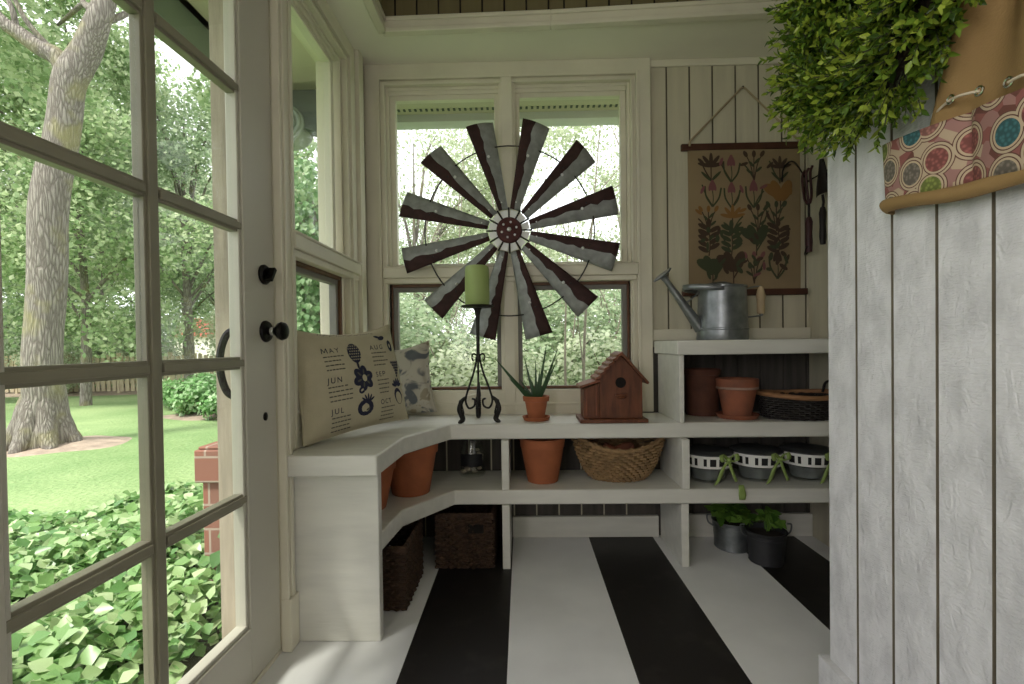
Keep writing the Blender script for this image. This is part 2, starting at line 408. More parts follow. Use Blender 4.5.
fl = MB(); fl.box((XL - .02, YR, -.05), (XN + .02, YB + .02, 0))
def floor_mat():
    m, nt, b = nodes('painted_striped_floor'); N, L = nt.nodes, nt.links
    tc = N.new('ShaderNodeTexCoord'); sp = N.new('ShaderNodeSeparateXYZ'); L.new(tc.outputs['Object'], sp.inputs[0])
    a = N.new('ShaderNodeMath'); a.operation = 'ADD'; a.inputs[1].default_value = .40 + .713 * 4; L.new(sp.outputs['X'], a.inputs[0])
    mo = N.new('ShaderNodeMath'); mo.operation = 'MODULO'; mo.inputs[1].default_value = .7165; L.new(a.outputs[0], mo.inputs[0])
    lt = N.new('ShaderNodeMath'); lt.operation = 'LESS_THAN'; lt.inputs[1].default_value = .328; L.new(mo.outputs[0], lt.inputs[0])
    n = N.new('ShaderNodeTexNoise'); n.inputs['Scale'].default_value = 3; n.inputs['Detail'].default_value = 6; L.new(tc.outputs['Object'], n.inputs['Vector'])
    c1 = N.new('ShaderNodeValToRGB'); e = c1.color_ramp.elements; e[0].position = .35; e[0].color = (.74, .74, .735, 1); e[1].position = .65; e[1].color = (.84, .84, .835, 1)
    L.new(n.outputs['Fac'], c1.inputs['Fac'])
    n2 = N.new('ShaderNodeTexNoise'); n2.inputs['Scale'].default_value = 9; n2.inputs['Detail'].default_value = 8; L.new(tc.outputs['Object'], n2.inputs['Vector'])
    c2 = N.new('ShaderNodeValToRGB'); e = c2.color_ramp.elements; e[0].position = .55; e[0].color = (.014, .012, .011, 1); e[1].position = .80; e[1].color = (.035, .030, .027, 1)
    L.new(n2.outputs['Fac'], c2.inputs['Fac'])
    gtn = N.new('ShaderNodeMath'); gtn.operation = 'GREATER_THAN'; gtn.inputs[1].default_value = -.5; L.new(sp.outputs['X'], gtn.inputs[0])
    ml = N.new('ShaderNodeMath'); ml.operation = 'MULTIPLY'; L.new(lt.outputs[0], ml.inputs[0]); L.new(gtn.outputs[0], ml.inputs[1])
    mx = N.new('ShaderNodeMix'); mx.data_type = 'RGBA'; L.new(ml.outputs[0], mx.inputs['Factor']); L.new(c1.outputs['Color'], mx.inputs['A']); L.new(c2.outputs['Color'], mx.inputs['B'])
    L.new(mx.outputs['Result'], b.inputs['Base Color'])
    b.inputs['Roughness'].default_value = .42; b.inputs['Specular IOR Level'].default_value = .3
    bp = N.new('ShaderNodeBump'); bp.inputs['Strength'].default_value = .05; bp.inputs['Distance'].default_value = .01; L.new(n.outputs['Fac'], bp.inputs['Height']); L.new(bp.outputs[0], b.inputs['Normal'])
    return m
tag(fl.build('floor', floor_mat()), 'painted wooden floor with broad black and pale grey stripes', 'floor', kind='structure')

c = MB(); c.box((XL - .18, YR, ZC), (XN + .1, YB + .18, ZC + .1))
tag(c.build('ceiling', M['trim']), 'high cream painted ceiling above the boarded soffits', 'ceiling', kind='structure')

# left wall with openings for the door (y .57-1.548) and the side window (y 1.66-2.33)
w = MB()
w.box((XO, YR, -.35), (XL, -1.75, ZC)); w.box((XO, -.45, -.35), (XL, .565, ZC)); w.box((XO, -1.75, -.35), (XL, -.45, .75)); w.box((XO, -1.75, 2.25), (XL, -.45, ZC)); w.box((XO, .565, 2.30), (XL, 1.550, ZC)); w.box((XO, .565, -.35), (XL, 1.550, -.004))  # includes an unseen rear opening added for the fill lamp
w.box((XO, 1.550, -.35), (XL, 1.66, ZC)); w.box((XO, 1.66, -.35), (XL, 2.33, .66)); w.box((XO, 1.66, 2.38), (XL, 2.33, ZC)); w.box((XO, 2.33, -.35), (XL, YO, ZC))
tag(w.build('wall_left', M['trim']), 'cream painted wall holding the glazed door and side window', 'wall', kind='structure')

def grooved(mb, p0, p1, inward, z0, z1, first, pitch, gw=.008, gd=.009, mi=0, gm=None):
    """vertical boards between p0 and p1; inward = direction the boards face; gm = material of the grooves"""
    p0 = Vector((*p0, 0)); p1 = Vector((*p1, 0)); d = (p1 - p0); Ln = d.length; d.normalize(); n = Vector((*inward, 0)).normalized()
    prof = [(0, 0)]; s = first
    while s < Ln - gw:
        if s > gw:
            prof += [(s - gw / 2, 0), (s - gw / 2 + .002, -gd), (s + gw / 2 - .002, -gd), (s + gw / 2, 0)]
        s += pitch
    prof.append((Ln, 0)); th = .05
    pts = [p0 + d * s + n * q for s, q in prof]; k = len(pts); pts += [p1 - n * th, p0 - n * th]; m = len(pts)
    vs = [(p.x, p.y, z0) for p in pts] + [(p.x, p.y, z1) for p in pts]
    flip = d.cross(n).z > 0
    fs = []; ms = []
    for i in range(m):
        q = (i, (i + 1) % m, m + (i + 1) % m, m + i); fs.append(q[::-1] if flip else q)
        gr = i < k - 1 and (prof[i][1] < 0 or prof[i + 1][1] < 0)
        ms.append(gm if (gr and gm is not None) else mi)
    a, b = list(range(m)), list(range(m, 2 * m))
    fs += [a, b[::-1]] if flip else [a[::-1], b]; ms += [mi, mi]
    mb.add(vs, fs, ms)

# back wall: boards right of the window, opening for the window
w = MB()
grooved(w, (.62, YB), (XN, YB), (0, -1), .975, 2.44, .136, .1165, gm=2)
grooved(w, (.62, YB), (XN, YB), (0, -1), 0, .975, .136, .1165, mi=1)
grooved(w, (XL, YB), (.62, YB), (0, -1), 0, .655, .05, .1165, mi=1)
w.box((XL - .18, YB, -.35), (-.71, YO, ZC)); w.box((-.71, YB + .002, -.35), (.60, YO, .65)); w.box((-.71, YB + .002, 2.385), (.60, YO, ZC)); w.box((.60, YB + .012, -.35), (XN + .1, YO, ZC))
tag(w.build('wall_back', [M['plank'], M['lowboard'], M['grooveshade']]), 'cream vertical board wall behind the hanging botanical scroll', 'wall', kind='structure')
t = MB(); t.box((.672, YB - .012, 2.405), (XN, YB, 2.44))
t.box((.672, YB - .016, 1.007), (XN, YB, 1.065)); 
tag(t.build('trim_1', M['trim'], bevel=.003), 'cream rail strips along the boarded wall above the top shelf', 'trim', kind='structure')
t = MB(); t.box((-.06, YB - .025, 0), (.69, YB - .001, .108)); t.box((.74, YB - .025, 0), (XN, YB - .001, .115))
tag(t.build('baseboard_back', M['shelf'], bevel=.004), 'cream baseboard on the floor under the lowest shelf', 'baseboard', kind='structure')

# nook wall and the foreground partition
w = MB(); w.box((XN, YR, 0), (XN + .1, YB + .1, ZC))
tag(w.build('wall_nook', M['plank']), 'plain pale side wall closing the corner behind the hanging garden tools', 'wall', kind='structure')
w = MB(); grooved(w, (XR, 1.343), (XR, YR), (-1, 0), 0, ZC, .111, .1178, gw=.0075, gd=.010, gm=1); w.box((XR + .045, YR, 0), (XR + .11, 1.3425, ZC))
tag(w.build('wall_right', [M['rough'], M['grooveshade']]), 'white rough-sawn vertical board partition behind the wreath and apron', 'wall', kind='structure')
t = MB(); t.prism([(XR - .022, YR), (XR, YR), (XR, 1.344), (XR + .11, 1.344), (XR + .11, 1.362), (XR - .022, 1.362)], 0, .114)
tag(t.build('baseboard_right', M['rough'], bevel=.003), 'white baseboard wrapping the end of the board partition', 'baseboard', kind='structure')

# plain rear wall of the room, behind the viewer
w = MB(); w.box((XL - .18, YR - .12, 0), (XN + .1, YR, ZC))
tag(w.build('wall_rear', M['trim']), 'plain cream wall closing the room behind the viewer', 'wall', kind='structure')

# soffits with moulding and boarded headers
BL = [(-.62, 2.205), (.15, 2.190), (XN, 2.13)]           # the nosing line of the back soffit, slightly bowed
sf = MB()
sf.prism([(XL, YR), (-.62, YR), (-.62, 2.205), (.15, 2.190), (XN, 2.13), (XN, YB), (XL, YB)], 2.44, 2.50)
M['soffitin'] = mat('pale_soffit_paint', (.86, .83, .70), .5, var=.06, vscale=3)
tag(sf.build('soffit', M['soffitin']), 'flat cream soffit board running over both windows', 'soffit', kind='structure')
t = MB()
def strip(mb, pts, off0, off1, z0, z1):
    """a strip along the nosing line, from off0 to off1 toward the room"""
    for (a, b) in zip(pts[:-1], pts[1:]):
        a = Vector((*a, 0)); b = Vector((*b, 0)); d = (b - a).normalized(); n = Vector((d.y, -d.x, 0))
        mb.prism([((a + n * o - d * e).x, (a + n * o - d * e).y) for o, e in ((off0, 0), (off1, 0))] + [((b + n * o).x, (b + n * o).y) for o in (off1, off0)], z0, z1)
LL = [(-.62, YR), (-.62, 2.205)]
for pts in (LL, BL):
    strip(t, pts, -.02, .012, 2.432, 2.485); strip(t, pts, -.02, .020, 2.426, 2.447); strip(t, pts, -.02, .022, 2.478, 2.496)
tag(t.build('trim_2', M['trim'], bevel=.004), 'cream moulding along the soffit edge near the ceiling', 'trim', kind='structure')
h = MB()
for (a, b) in zip(BL[:-1], BL[1:]): grooved(h, a, b, (0, -1), 2.49, ZC, .06, .1, gm=1)
grooved(h, (-.62, 2.205), (-.62, YR), (1, 0), 2.49, ZC, .06, .1, gm=1)
tag(h.build('header_boards', [M['header'], M['hole']]), 'dark olive boarded header rising above the soffit moulding', 'header', kind='structure')

# ------------------------------------------------------------------ windows
def window(name, T, label, cols, u0, u1, ru, with_crank=True, cw=.068):
    """T maps (u along the wall, w outward, z) to the room; cols = glass columns (a, b); u0,u1 outer casing; ru rail"""
    root = empty(name, (0, 0, 0), label, 'window', kind='structure')
    z1, zb = 2.442, .645
    cs = MB()
    i0, i1 = u0 + cw, u1 - .064
    def ring(a, b, w0, w1, t):
        cs.box((i0 + a, w0, zb), (i0 + b, w1, z1 - .07 - a), 0, T); cs.box((i1 - b, w0, zb), (i1 - a, w1, z1 - .07 - a), 0, T)
        cs.box((i0 + b, w0, z1 - .07 - b), (i1 - b, w1, z1 - .07 - a), 0, T)
    cs.prism([(u0, zb), (i0, zb), (i0, z1 - .072), (i1, z1 - .072), (i1, zb), (u1, zb), (u1, z1), (u0, z1)], -.032, 0, 0, T @ Matrix.Rotation(PI / 2, 4, 'X'))
    cs.build('casing', M['trim'], root, bevel=.004)
    cs = MB(); ring(-.004, .012, -.006, .05, 0); ring(.012, .024, .010, .10, 0); ring(.024, .036, .003, .11, 0); ring(.036, .052, .030, .14, 0)
    cs.build('inner_moulding', M['trim'], root, bevel=.002)
    for k, (a, b) in enumerate(cols):
        if k:
            pa = cols[k - 1][1]
            mu = MB(); mc = (pa + a) / 2
            mu.box((mc - .028, -.002, zb), (mc + .028, .10, z1 - .07), 0, T)
            mu.box((mc - .044, .014, zb), (mc + .044, .12, z1 - .09), 0, T); mu.box((mc - .036, .006, zb), (mc + .036, .11, z1 - .08), 0, T)
            mu.build('mullion', M['trim'], root, bevel=.002)
        # upper sash
        sa = MB(); e = .03
        sa.box((a - e, .048, 1.40), (a, .085, 2.33), 0, T); sa.box((b, .048, 1.40), (b + e, .085, 2.33), 0, T)
        sa.box((a, .048, 2.278), (b, .085, 2.33), 0, T); sa.box((a, .048, 1.395), (b, .085, 1.425), 0, T)
        sa.box((a - e, .038, 2.300), (b + e, .05, 2.335), 0, T)
        sh = sa.build('upper_sash', M['trim'], root, bevel=.003)
        g = MB(); g.box((a, .058, 1.425), (b, .062, 2.278), 0, T); g.build('pane', M['glass'], sh)
        lo = MB(); z0, zt = .767, 1.322; f = .018; q = .042
        lo.box((a - q, .030, z0), (a - q + f, .07, zt), 0, T); lo.box((b + q - f, .030, z0), (b + q, .07, zt), 0, T)
        lo.box((a - q, .030, zt - .02), (b + q, .07, zt), 0, T); lo.box((a - q, .030, z0), (b + q, .07, z0 + .014), 0, T)
        lo.box((a - q + f, .042, z0), (a, .075, zt), 1, T); lo.box((b, .042, z0), (b + q - f, .075, zt), 1, T)
        lo.box((a, .042, zt - .042), (b, .075, zt), 1, T); lo.box((a, .042, z0), (b, .075, z0 + .013), 0, T)
        ls = lo.build('lower_sash', [M['brownsash'], M['greysash']], root, bevel=.002)
        g = MB(); g.box((a, .058, z0 + .013), (b, .062, zt - .042), 0, T); g.build('pane', M['glass'], ls)
        if with_crank:
            cr = MB(); uc = (a + b) / 2 + .1; zc = .735
            cr.box((uc - .05, -.010, zc - .014), (uc + .05, .004, zc + .014), 0, T)
            cr.tube([T @ Vector(p) for p in ((uc, -.012, zc + .004), (uc + .01, -.028, zc + .004), (uc + .05, -.03, zc + .012), (uc + .065, -.03, zc + .01))], .005, 8)
            cr.build('crank_handle', M['trim'], root, bevel=.002)
    r = MB(); r.box((ru[0], -.014, 1.345), (ru[1], .055, 1.405), 0, T); r.box((ru[0] + .006, -.004, 1.318), (ru[1] - .006, .055, 1.346), 0, T); r.box((ru[0], -.020, 1.395), (ru[1], .05, 1.407), 0, T)
    r.build('meeting_rail', M['trim'], root, bevel=.005)
    b = MB(); b.box((i0, 0, zb - .02), (i1, .12, .765), 0, T); b.box((i0, -.004, .685), (i1, .02, .70), 0, T)
    b.build('bottom_rail', M['trim'], root, bevel=.003)
    return root
TB = Matrix.Translation((0, 2.46, 0))
window('window_1', TB, 'double cream window with brown lower sashes behind the metal windmill', [(-.645, -.129), (.003, .522)], -.793, .669, (-.708, .596))
TLm = Matrix(((0, -1, 0, -.795), (1, 0, 0, 0), (0, 0, 1, 0), (0, 0, 0, 1)))
window('window_2', TLm, 'single side window with brown lower sash beside the glazed door', [(1.765, 2.155)], 1.600, 2.335, (1.655, 2.345), False, .055)
tr = MB(); tr.box((-.80, 2.335, .645), (-.775, 2.40, 2.442)); tr.box((-.80, 2.448, .645), (-.794, 2.475, 2.442))
tr.build('trim_3', M['trim'], bevel=.004)
tag(bpy.data.objects['trim_3'], 'cream corner boards standing between the two windows', 'trim', kind='structure')

ck = MB(); ck.box((-.7995, 2.402, .645), (-.790, 2.447, 2.439))  # strip added to stand for the dark shadow gap in this corner
tag(ck.build('corner_shade_strip', M['brownsash']), 'dark strip drawn as the shadow gap in the corner between the two windows', 'trim', kind='structure')
# ------------------------------------------------------------------ the door (two columns of five panes), almost closed
# door frame axis: s runs from the hinge to the latch edge along +y, w outward (-x), z up
ang = math.atan(.027)
DO = empty('door_1', (-.8235, .585, 0), 'cream glazed garden door with ten panes and dark knob', 'door', kind='structure', rz=-ang)
TD = Matrix(((0, -1, 0, 0), (1, 0, 0, 0), (0, 0, 1, 0), (0, 0, 0, 1)))
DW = .951; dz0, dz1 = .018, 2.285
cs = [(.152, .450), (.492, .792)]; rows = [.179]
zr = [(.179, .542), (.578, .938), (.974, 1.333), (1.369, 1.729), (1.765, 2.125)]
d = MB(); t0, t1 = 0, .046
d.box((0, t0, dz0), (cs[0][0], t1, dz1), 0, TD); d.box((cs[1][1], t0, dz0), (DW, t1, dz1), 0, TD)
d.box((cs[0][0], t0, dz0), (cs[1][1], t1, zr[0][0]), 0, TD); d.box((cs[0][0], t0, zr[-1][1]), (cs[1][1], t1, dz1), 0, TD)
fr = d.build('door_frame', M['doorp'], DO, bevel=.003)
mu = MB()
def bar(a, b):      # a muntin: narrow bead, wider bead, narrow bead
    (s0, z0), (s1, z1) = a, b
    if s1 - s0 > z1 - z0:
        mu.box((s0, .004, z0 + .008), (s1, .042, z1 - .008), 0, TD); mu.box((s0, .010, z0), (s1, .036, z1), 0, TD)
    else:
        mu.box((s0 + .008, .004, z0), (s1 - .008, .042, z1), 0, TD); mu.box((s0, .010, z0), (s1, .036, z1), 0, TD)
bar((cs[0][1], zr[0][0]), (cs[1][0], zr[-1][1]))
for k in range(4):
    for (a, b) in cs: bar((a, zr[k][1]), (b, zr[k + 1][0]))
mu.build('muntins', M['muntin'], DO, bevel=.002)
bd = MB()
for (a, b) in ((cs[0][0], cs[1][1]),):     # glazing beads round the lights
    bd.box((b - .012, .006, zr[0][0]), (b, .04, zr[-1][1]), 0, TD); bd.box((a, .006, zr[0][0]), (a + .012, .04, zr[-1][1]), 0, TD)
    bd.box((a, .006, zr[0][0]), (b, .04, zr[0][0] + .012), 0, TD)
bd.build('glazing_bead', M['doorp'], DO, bevel=.003)
for (a, b) in cs:
    for (z0, z1) in zr:
        g = MB(); g.box((a, .021, z0), (b, .025, z1), 0, TD); g.build('pane', M['glass'], DO)
kb = MB(); ks, kz = .897, 1.050
Tk = TD @ Matrix.Translation((ks, 0, kz)) @ Matrix.Rotation(PI / 2, 4, 'X')
kb.lathe([(0, 0), (.034, 0), (.034, .004), (.030, .009), (.014, .012), (.012, .03), (.016, .034), (.018, .036)], 28, 0, Tk)
rose = kb.build('knob_rosette', M['blackm'], DO)
k2 = MB(); k2.lathe([(.010, .030), (.016, .036), (.026, .044), (.029, .053), (.026, .062), (.016, .068), (0, .069)], 28, 0, Tk)
k2.build('knob', M['blackm'], rose)
k3 = MB(); k3.lathe([(.0125, .012), (.0135, .020), (.0125, .029)], 20, 0, Tk); k3.build('knob_collar', M['chrome'], rose)
db = MB(); Td = TD @ Matrix.Translation((.892, 0, 1.226)) @ Matrix.Rotation(PI / 2, 4, 'X')
db.lathe([(0, 0), (.031, 0), (.031, .006), (.026, .012), (0, .013)], 28, 0, Td)
db.box((-.007, -.024, .012), (.007, .024, .034), 0, Td @ Matrix.Rotation(-.6, 4, 'Z'))
db.build('deadbolt', M['blackm'], DO, bevel=.002)
kh = MB(); Th = TD @ Matrix.Translation((.885, 0, .786)) @ Matrix.Rotation(PI / 2, 4, 'X')
kh.lathe([(0, 0), (.010, 0), (.010, .004), (.007, .006), (0, .006)], 16, 0, Th @ Matrix.Diagonal((1, 1.3, 1, 1))); kh.build('lock_plate', M['blackm'], DO)
oh = MB(); oh.tube([TD @ Vector(p) for p in bez([(.825, .046, 1.055), (.822, .075, 1.04), (.818, .092, .99), (.818, .094, .93), (.822, .078, .87), (.825, .046, .85)], 6)], .011, 8)
oh.build('outside_pull', M['toolblk'], DO)
# door lining and casing
t = MB()
t.box((XO - .01, 1.538, -.02), (-.875, 1.552, 2.30)); t.box((XO - .01, .563, -.02), (-.875, .58, 2.30)); t.box((XO - .01, .565, 2.290), (-.875, 1.55, 2.302))
tag(t.build('door_lining', M['jamb'], bevel=.002), 'weathered wooden lining outside the glazed door', 'door lining', kind='structure')
t = MB()
t.box((-.80, 1.553, 0), (-.778, 1.598, 2.44)); t.box((-.80, 1.566, .001), (-.770, 1.588, 2.439)); t.box((-.80, 1.542, .001), (-.772, 1.554, 2.31))
t.box((-.80, 1.5405, .002), (-.764, 1.5985, .175)); t.box((-.98, .575, -.003), (-.80, 1.549, .014))
t.box((-.80, .50, 0), (-.778, .568, 2.44)); t.box((-.80, .50, 2.305), (-.778, 1.612, 2.40)); t.box((-.80, .50, 2.40), (-.765, 1.64, 2.44))
tag(t.build('trim_4', M['trim'], bevel=.004), 'cream moulded casing around the glazed garden door', 'trim', kind='structure')

# ------------------------------------------------------------------ built-in shelf bench
SB = empty('shelf_bench', (0, 0, 0), 'white painted window bench with shelves wrapping the corner under the windows', 'shelf bench')
def slab(name, poly, z0, z1, bev=.006):
    b = MB(); b.prism(poly, z0, z1); return b.build(name, M['shelf'], SB, bevel=bev)
cz, mz = .642, .352
slab('countertop', [(-.797, 1.555), (-.480, 1.555), (-.466, 1.868), (-.328, 2.155), (1.465, 2.140), (1.465, 2.458), (-.775, 2.458), (-.775, 1.70), (-.797, 1.70)], cz - .070, cz)
slab('middle_shelf', [(-.795, 1.642), (-.497, 1.642), (-.478, 1.872), (-.308, 2.125), (1.465, 2.115), (1.465, 2.462), (-.795, 2.462)], mz - .066, mz)
slab('end_panel', [(-.795, 1.600), (-.490, 1.600), (-.490, 1.638), (-.795, 1.638)], 0, cz - .071, .004)
def divider(x, y0, z0, z1): slab('divider', [(x, y0), (x + .034, y0), (x + .034, 2.462), (x, 2.462)], z0, z1, .003)
divider(-.098, 2.118, mz + .001, cz - .071); divider(.697, 2.118, mz + .001, cz - .071)
divider(-.098, 2.118, 0, mz - .067); divider(.697, 2.135, 0, mz - .067)
slab('upper_shelf', [(.672, 2.095), (1.465, 2.085), (1.465, 2.462), (.672, 2.462)], .943, 1.006)
slab('upper_divider', [(.690, 2.125), (.712, 2.125), (.712, 2.458), (.690, 2.458)], cz + .001, .942, .003)

# ------------------------------------------------------------------ windmill on the window
WC = Vector((-.056, 2.405, 1.567))
wm = empty('windmill', WC, 'rusty galvanised windmill wheel with twelve blades hanging on the window', 'windmill')
RI, RO = .106, .548
def blade(ang, seed):
    r = random.Random(seed); wv = [r.uniform(-.07, .07) for _ in range(15)]; base = r.uniform(.40, .52)
    mb = MB(); nr, nw = 14, 8
    def P(i, j):
        f = i / nr; rad = RI + (RO - RI) * f; wd = .046 + (.138 - .046) * f
        sp = min(.75, max(.2, base + wv[i]))
        if j <= nw // 2: q = sp * j / (nw // 2)
        else: q = sp + (1 - sp) * (j - nw // 2) / (nw // 2)
        t = (.5 - q) * wd                       # CCW side first
        # dished and pitched sheet
        dep = -.016 * (1 - (2 * q - 1) ** 2) * (.4 + .6 * f) + (q - .5) * wd * .28
        ca, sa = math.cos(ang), math.sin(ang)
        return (rad * ca - t * sa, dep, rad * sa + t * ca)
    vs = [P(i, j) for i in range(nr + 1) for j in range(nw + 1)]; fs = []; ms = []
    for i in range(nr):
        for j in range(nw):
            a = i * (nw + 1) + j; fs.append((a, a + 1, a + nw + 2, a + nw + 1)); ms.append(1 if j < nw // 2 else 0)
    mb.add(vs, fs, ms)
    bl = mb.build('blade', [M['galvold'], M['rust']], wm, solid=.0025, ang=60)
    ca, sa = math.cos(ang), math.sin(ang)
    for rr in (.375, .14):
        bt = MB(); bt.sphere((rr * ca, -.022, rr * sa), .0075 if rr > .2 else .004, 10, 6); bt.build('rivet', M['hubplate'], bl)
    cl = MB(); rr = .42
    p = lambda rad, t, dd: (rad * ca - t * sa, dd, rad * sa + t * ca)
    cl.tube([p(.40, .02, -.016), p(.415, .035, -.012), p(.43, .052, 0)], .005, 6); cl.build('clip', M['iron'], bl)
for k in range(12): blade(math.radians(15.0 + 30 * k), 40 + k)
hb = MB(); Th = Matrix.Rotation(PI / 2, 4, 'X')
hb.lathe([(0, .028), (.02, .028), (.03, .022), (.060, .022), (.064, .016), (.064, 0), (0, 0)], 36, 0, Th)
hub = hb.build('hub', M['hubred'], wm)
for k in range(6):
    bo = MB(); a = PI / 3 * k + .3; bo.sphere((.038 * math.cos(a), -.024, .038 * math.sin(a)), .006, 8, 6); bo.build('hub_bolt', M['hubplate'], hub)
bo = MB(); bo.sphere((0, -.03, 0), .011, 10, 6); bo.build('hub_cap', M['hubplate'], hub)
for k in range(12):
    a0 = math.radians(30 * k + 3); a1 = math.radians(30 * k + 27)
    pts = [(.064 * math.cos(a0), .064 * math.sin(a0)), (.103 * math.cos(a0 + .03), .103 * math.sin(a0 + .03)), (.103 * math.cos(a1 - .03), .103 * math.sin(a1 - .03)), (.064 * math.cos(a1), .064 * math.sin(a1))]
    pl = MB(); pl.prism(pts, .001, .004, 0, Th); pl.build('hub_plate', M['hubplate'], wm)
for k in range(12):
    a = math.radians(30 * k + 0.5); sk = MB(); sk.tube([(.05 * math.cos(a), -.006, .05 * math.sin(a)), (.115 * math.cos(a), -.004, .115 * math.sin(a))], .0045, 6); sk.build('spoke', M['iron'], wm)
rg = MB(); rg.tube([(.425 * math.cos(2 * PI * k / 72), .008, .425 * math.sin(2 * PI * k / 72)) for k in range(72)], .0035, 6, closed=True)
rg.build('ring', M['iron'], wm)
hk = MB(); hk.tube([(0, .02, .02), (0, .04, .02), (0, .05, .03)], .006, 8); hk.build('hanger', M['iron'], wm)

# ------------------------------------------------------------------ pots
def pot_prof(rb, rt, h, rh, lip=.007):
    return [(0, 0), (rb, 0), (rb * 1.01, .004), (rt - lip, h - rh), (rt, h - rh + .002), (rt + .003, h - .004), (rt, h), (rt - .010, h - .002), (rt - .014, h - rh), (rb - .008, .012), (0, .012)]
def pot(name, loc, rb, rt, h, rh, label, material, group=None, lip=.007):
    o = empty(name, loc, label, 'flower pot', group)
    b = MB(); b.lathe(pot_prof(rb, rt, h, rh, lip), 48); b.build('pot_body', material, o, bevel=0)
    return o
def saucer(o, r, h, material, z=0):
    b = MB(); b.lathe([(0, z), (r * .88, z), (r, z + h), (r - .006, z + h), (r * .84, z + .005), (0, z + .005)], 44); b.build('saucer', material, o)

ZC1 = cz + .0005; ZM = mz + .0005
# candle and stand
cs_ = empty('candle_stand', (-.205, 2.235, ZC1), 'tall black wrought-iron candle stand on three scrolled feet', 'candle holder')
b = MB(); b.lathe([(0, .528), (.03, .528), (.070, .530), (.078, .536), (.076, .540), (.06, .536), (0, .536)], 40); b.build('drip_plate', M['iron'], cs_)
b = MB()
b.lathe([(.009, .29), (.008, .33), (.0085, .45), (.010, .49), (.015, .515), (.022, .529)], 14)
b.lathe([(0, .279), (.012, .283), (.014, .295), (.010, .305), (.009, .313)], 14)
b.build('stem', M['iron'], cs_)
sc = MB()
for k in range(3):
    a = PI / 2 + .12 + 2 * PI / 3 * k
    Tz = Matrix.Translation((0, 0, .043)) @ Matrix.Rotation(a, 4, 'Z')
    # small curl at the collar
    sc.tube([Vector((.006 + .02 * (1 - math.cos(q)) * .7, 0, .252 + .020 * math.sin(q * .9))) for q in np.linspace(0, 4.2, 14)], .004, 6, T=Tz)
sc.build('collar_scroll', M['iron'], cs_)
for k in range(3):
    a = PI / 2 + .12 + 2 * PI / 3 * k; Tz = Matrix.Rotation(a, 4, 'Z')
    lg = MB(); Tz = Tz @ Matrix.Diagonal((1.18, 1.18, 1.17, 1))
    lg.tube(bez([(.006, 0, .25), (.022, 0, .195), (.050, 0, .125), (.060, 0, .085), (.046, 0, .056), (.022, 0, .062), (.018, 0, .085), (.030, 0, .092)], 8), .0042, 7, T=Tz)
    lg.tube(bez([(.058, 0, .100), (.078, 0, .085), (.088, 0, .055), (.078, 0, .028), (.074, 0, .014), (.086, 0, .004), (.092, 0, .003)], 7), [.006 + .005 * math.sin(PI * i / 42) for i in range(43)], 8, T=Tz)
    for q in range(6):
        lg.tube([Vector((.084 - .002 * q, 0, .080 - .008 * q)) + Vector((0, .010 * math.cos(u), .010 * math.sin(u))) * 1.0 for u in np.linspace(0, 2 * PI, 9)], .0022, 5, T=Tz)
    lg.build('leg', M['iron'], cs_)
b = MB(); b.lathe([(0, .19), (.006, .18), (.009, .15), (.011, .12), (.007, .10), (.010, .085), (.006, .07), (0, .06)], 12); b.build('finial', M['iron'], cs_)
cd = empty('pillar_candle', (-.205, 2.235, ZC1 + .5365), 'thick green pillar candle standing on the iron candle stand', 'candle')
b = MB(); b.lathe([(0, 0), (.055, 0), (.057, .004), (.056, .17), (.053, .182), (.048, .186), (.04, .178), (.015, .174), (0, .174)], 44); b.build('wax_body', M['wax'], cd)
b = MB(); b.tube([(0, 0, .172), (.001, 0, .182), (.004, 0, .190)], .0018, 6); b.build('wick', M['wick_c'], cd)

# aloe
al = empty('potted_aloe', (.063, 2.255, ZC1), 'small terracotta pot with a spiky green aloe on the bench top', 'potted plant')
saucer(al, .066, .018, M['terra'])
b = MB(); b.lathe([(r, z + .006) for r, z in pot_prof(.038, .060, .108, .026)], 44); b.build('pot_body', M['terra'], al)
b = MB(); b.lathe([(0, .098), (.046, .098)], 24); b.build('soil', M['soil'], al)
def blade_leaf(mb, base, mid, tip, w):
    pts = bez([base, mid, tip], 9); n = len(pts); vs = []; fs = []
    d = (Vector(tip) - Vector(base)); side = d.cross(Vector((0, 1, .2))).normalized() if abs(d.normalized().y) < .95 else Vector((1, 0, 0))
    for i, p in enumerate(pts):
        f = i / (n - 1); ww = w * (1 - f ** 1.6) + .0008; th = ww * .35
        nn = d.cross(side).normalized()
        vs += [p + side * ww, p - nn * th, p - side * ww, p + nn * th * .3]
    for i in range(n - 1):
        for k in range(4): fs.append((i * 4 + k, i * 4 + (k + 1) % 4, i * 4 + 4 + (k + 1) % 4, i * 4 + 4 + k))
    fs += [(3, 2, 1, 0), tuple(4 * (n - 1) + k for k in range(4))]
    mb.add(vs, fs)
for tip, w in (((-.190, -.02, .292), .012), ((-.125, -.05, .20), .011), ((-.052, .02, .290), .008), ((.052, .0, .355), .009), ((.106, .01, .335), .009), ((.094, -.02, .27), .009), ((.02, .03, .23), .008), ((-.02, -.03, .19), .010), ((.055, -.035, .20), .009), ((-.075, .02, .19), .009), ((.0, .01, .28), .007)):
    t = Vector(tip); b = MB()
    blade_leaf(b, (t.x * .12, t.y * .3, .094), (t.x * .5 - .008 * (1 if t.x < 0 else -1) * 0, t.y * .6, .094 + (t.z - .094) * .42), tip, w)
    b.build('leaf', M['aloe'], al, ang=60)

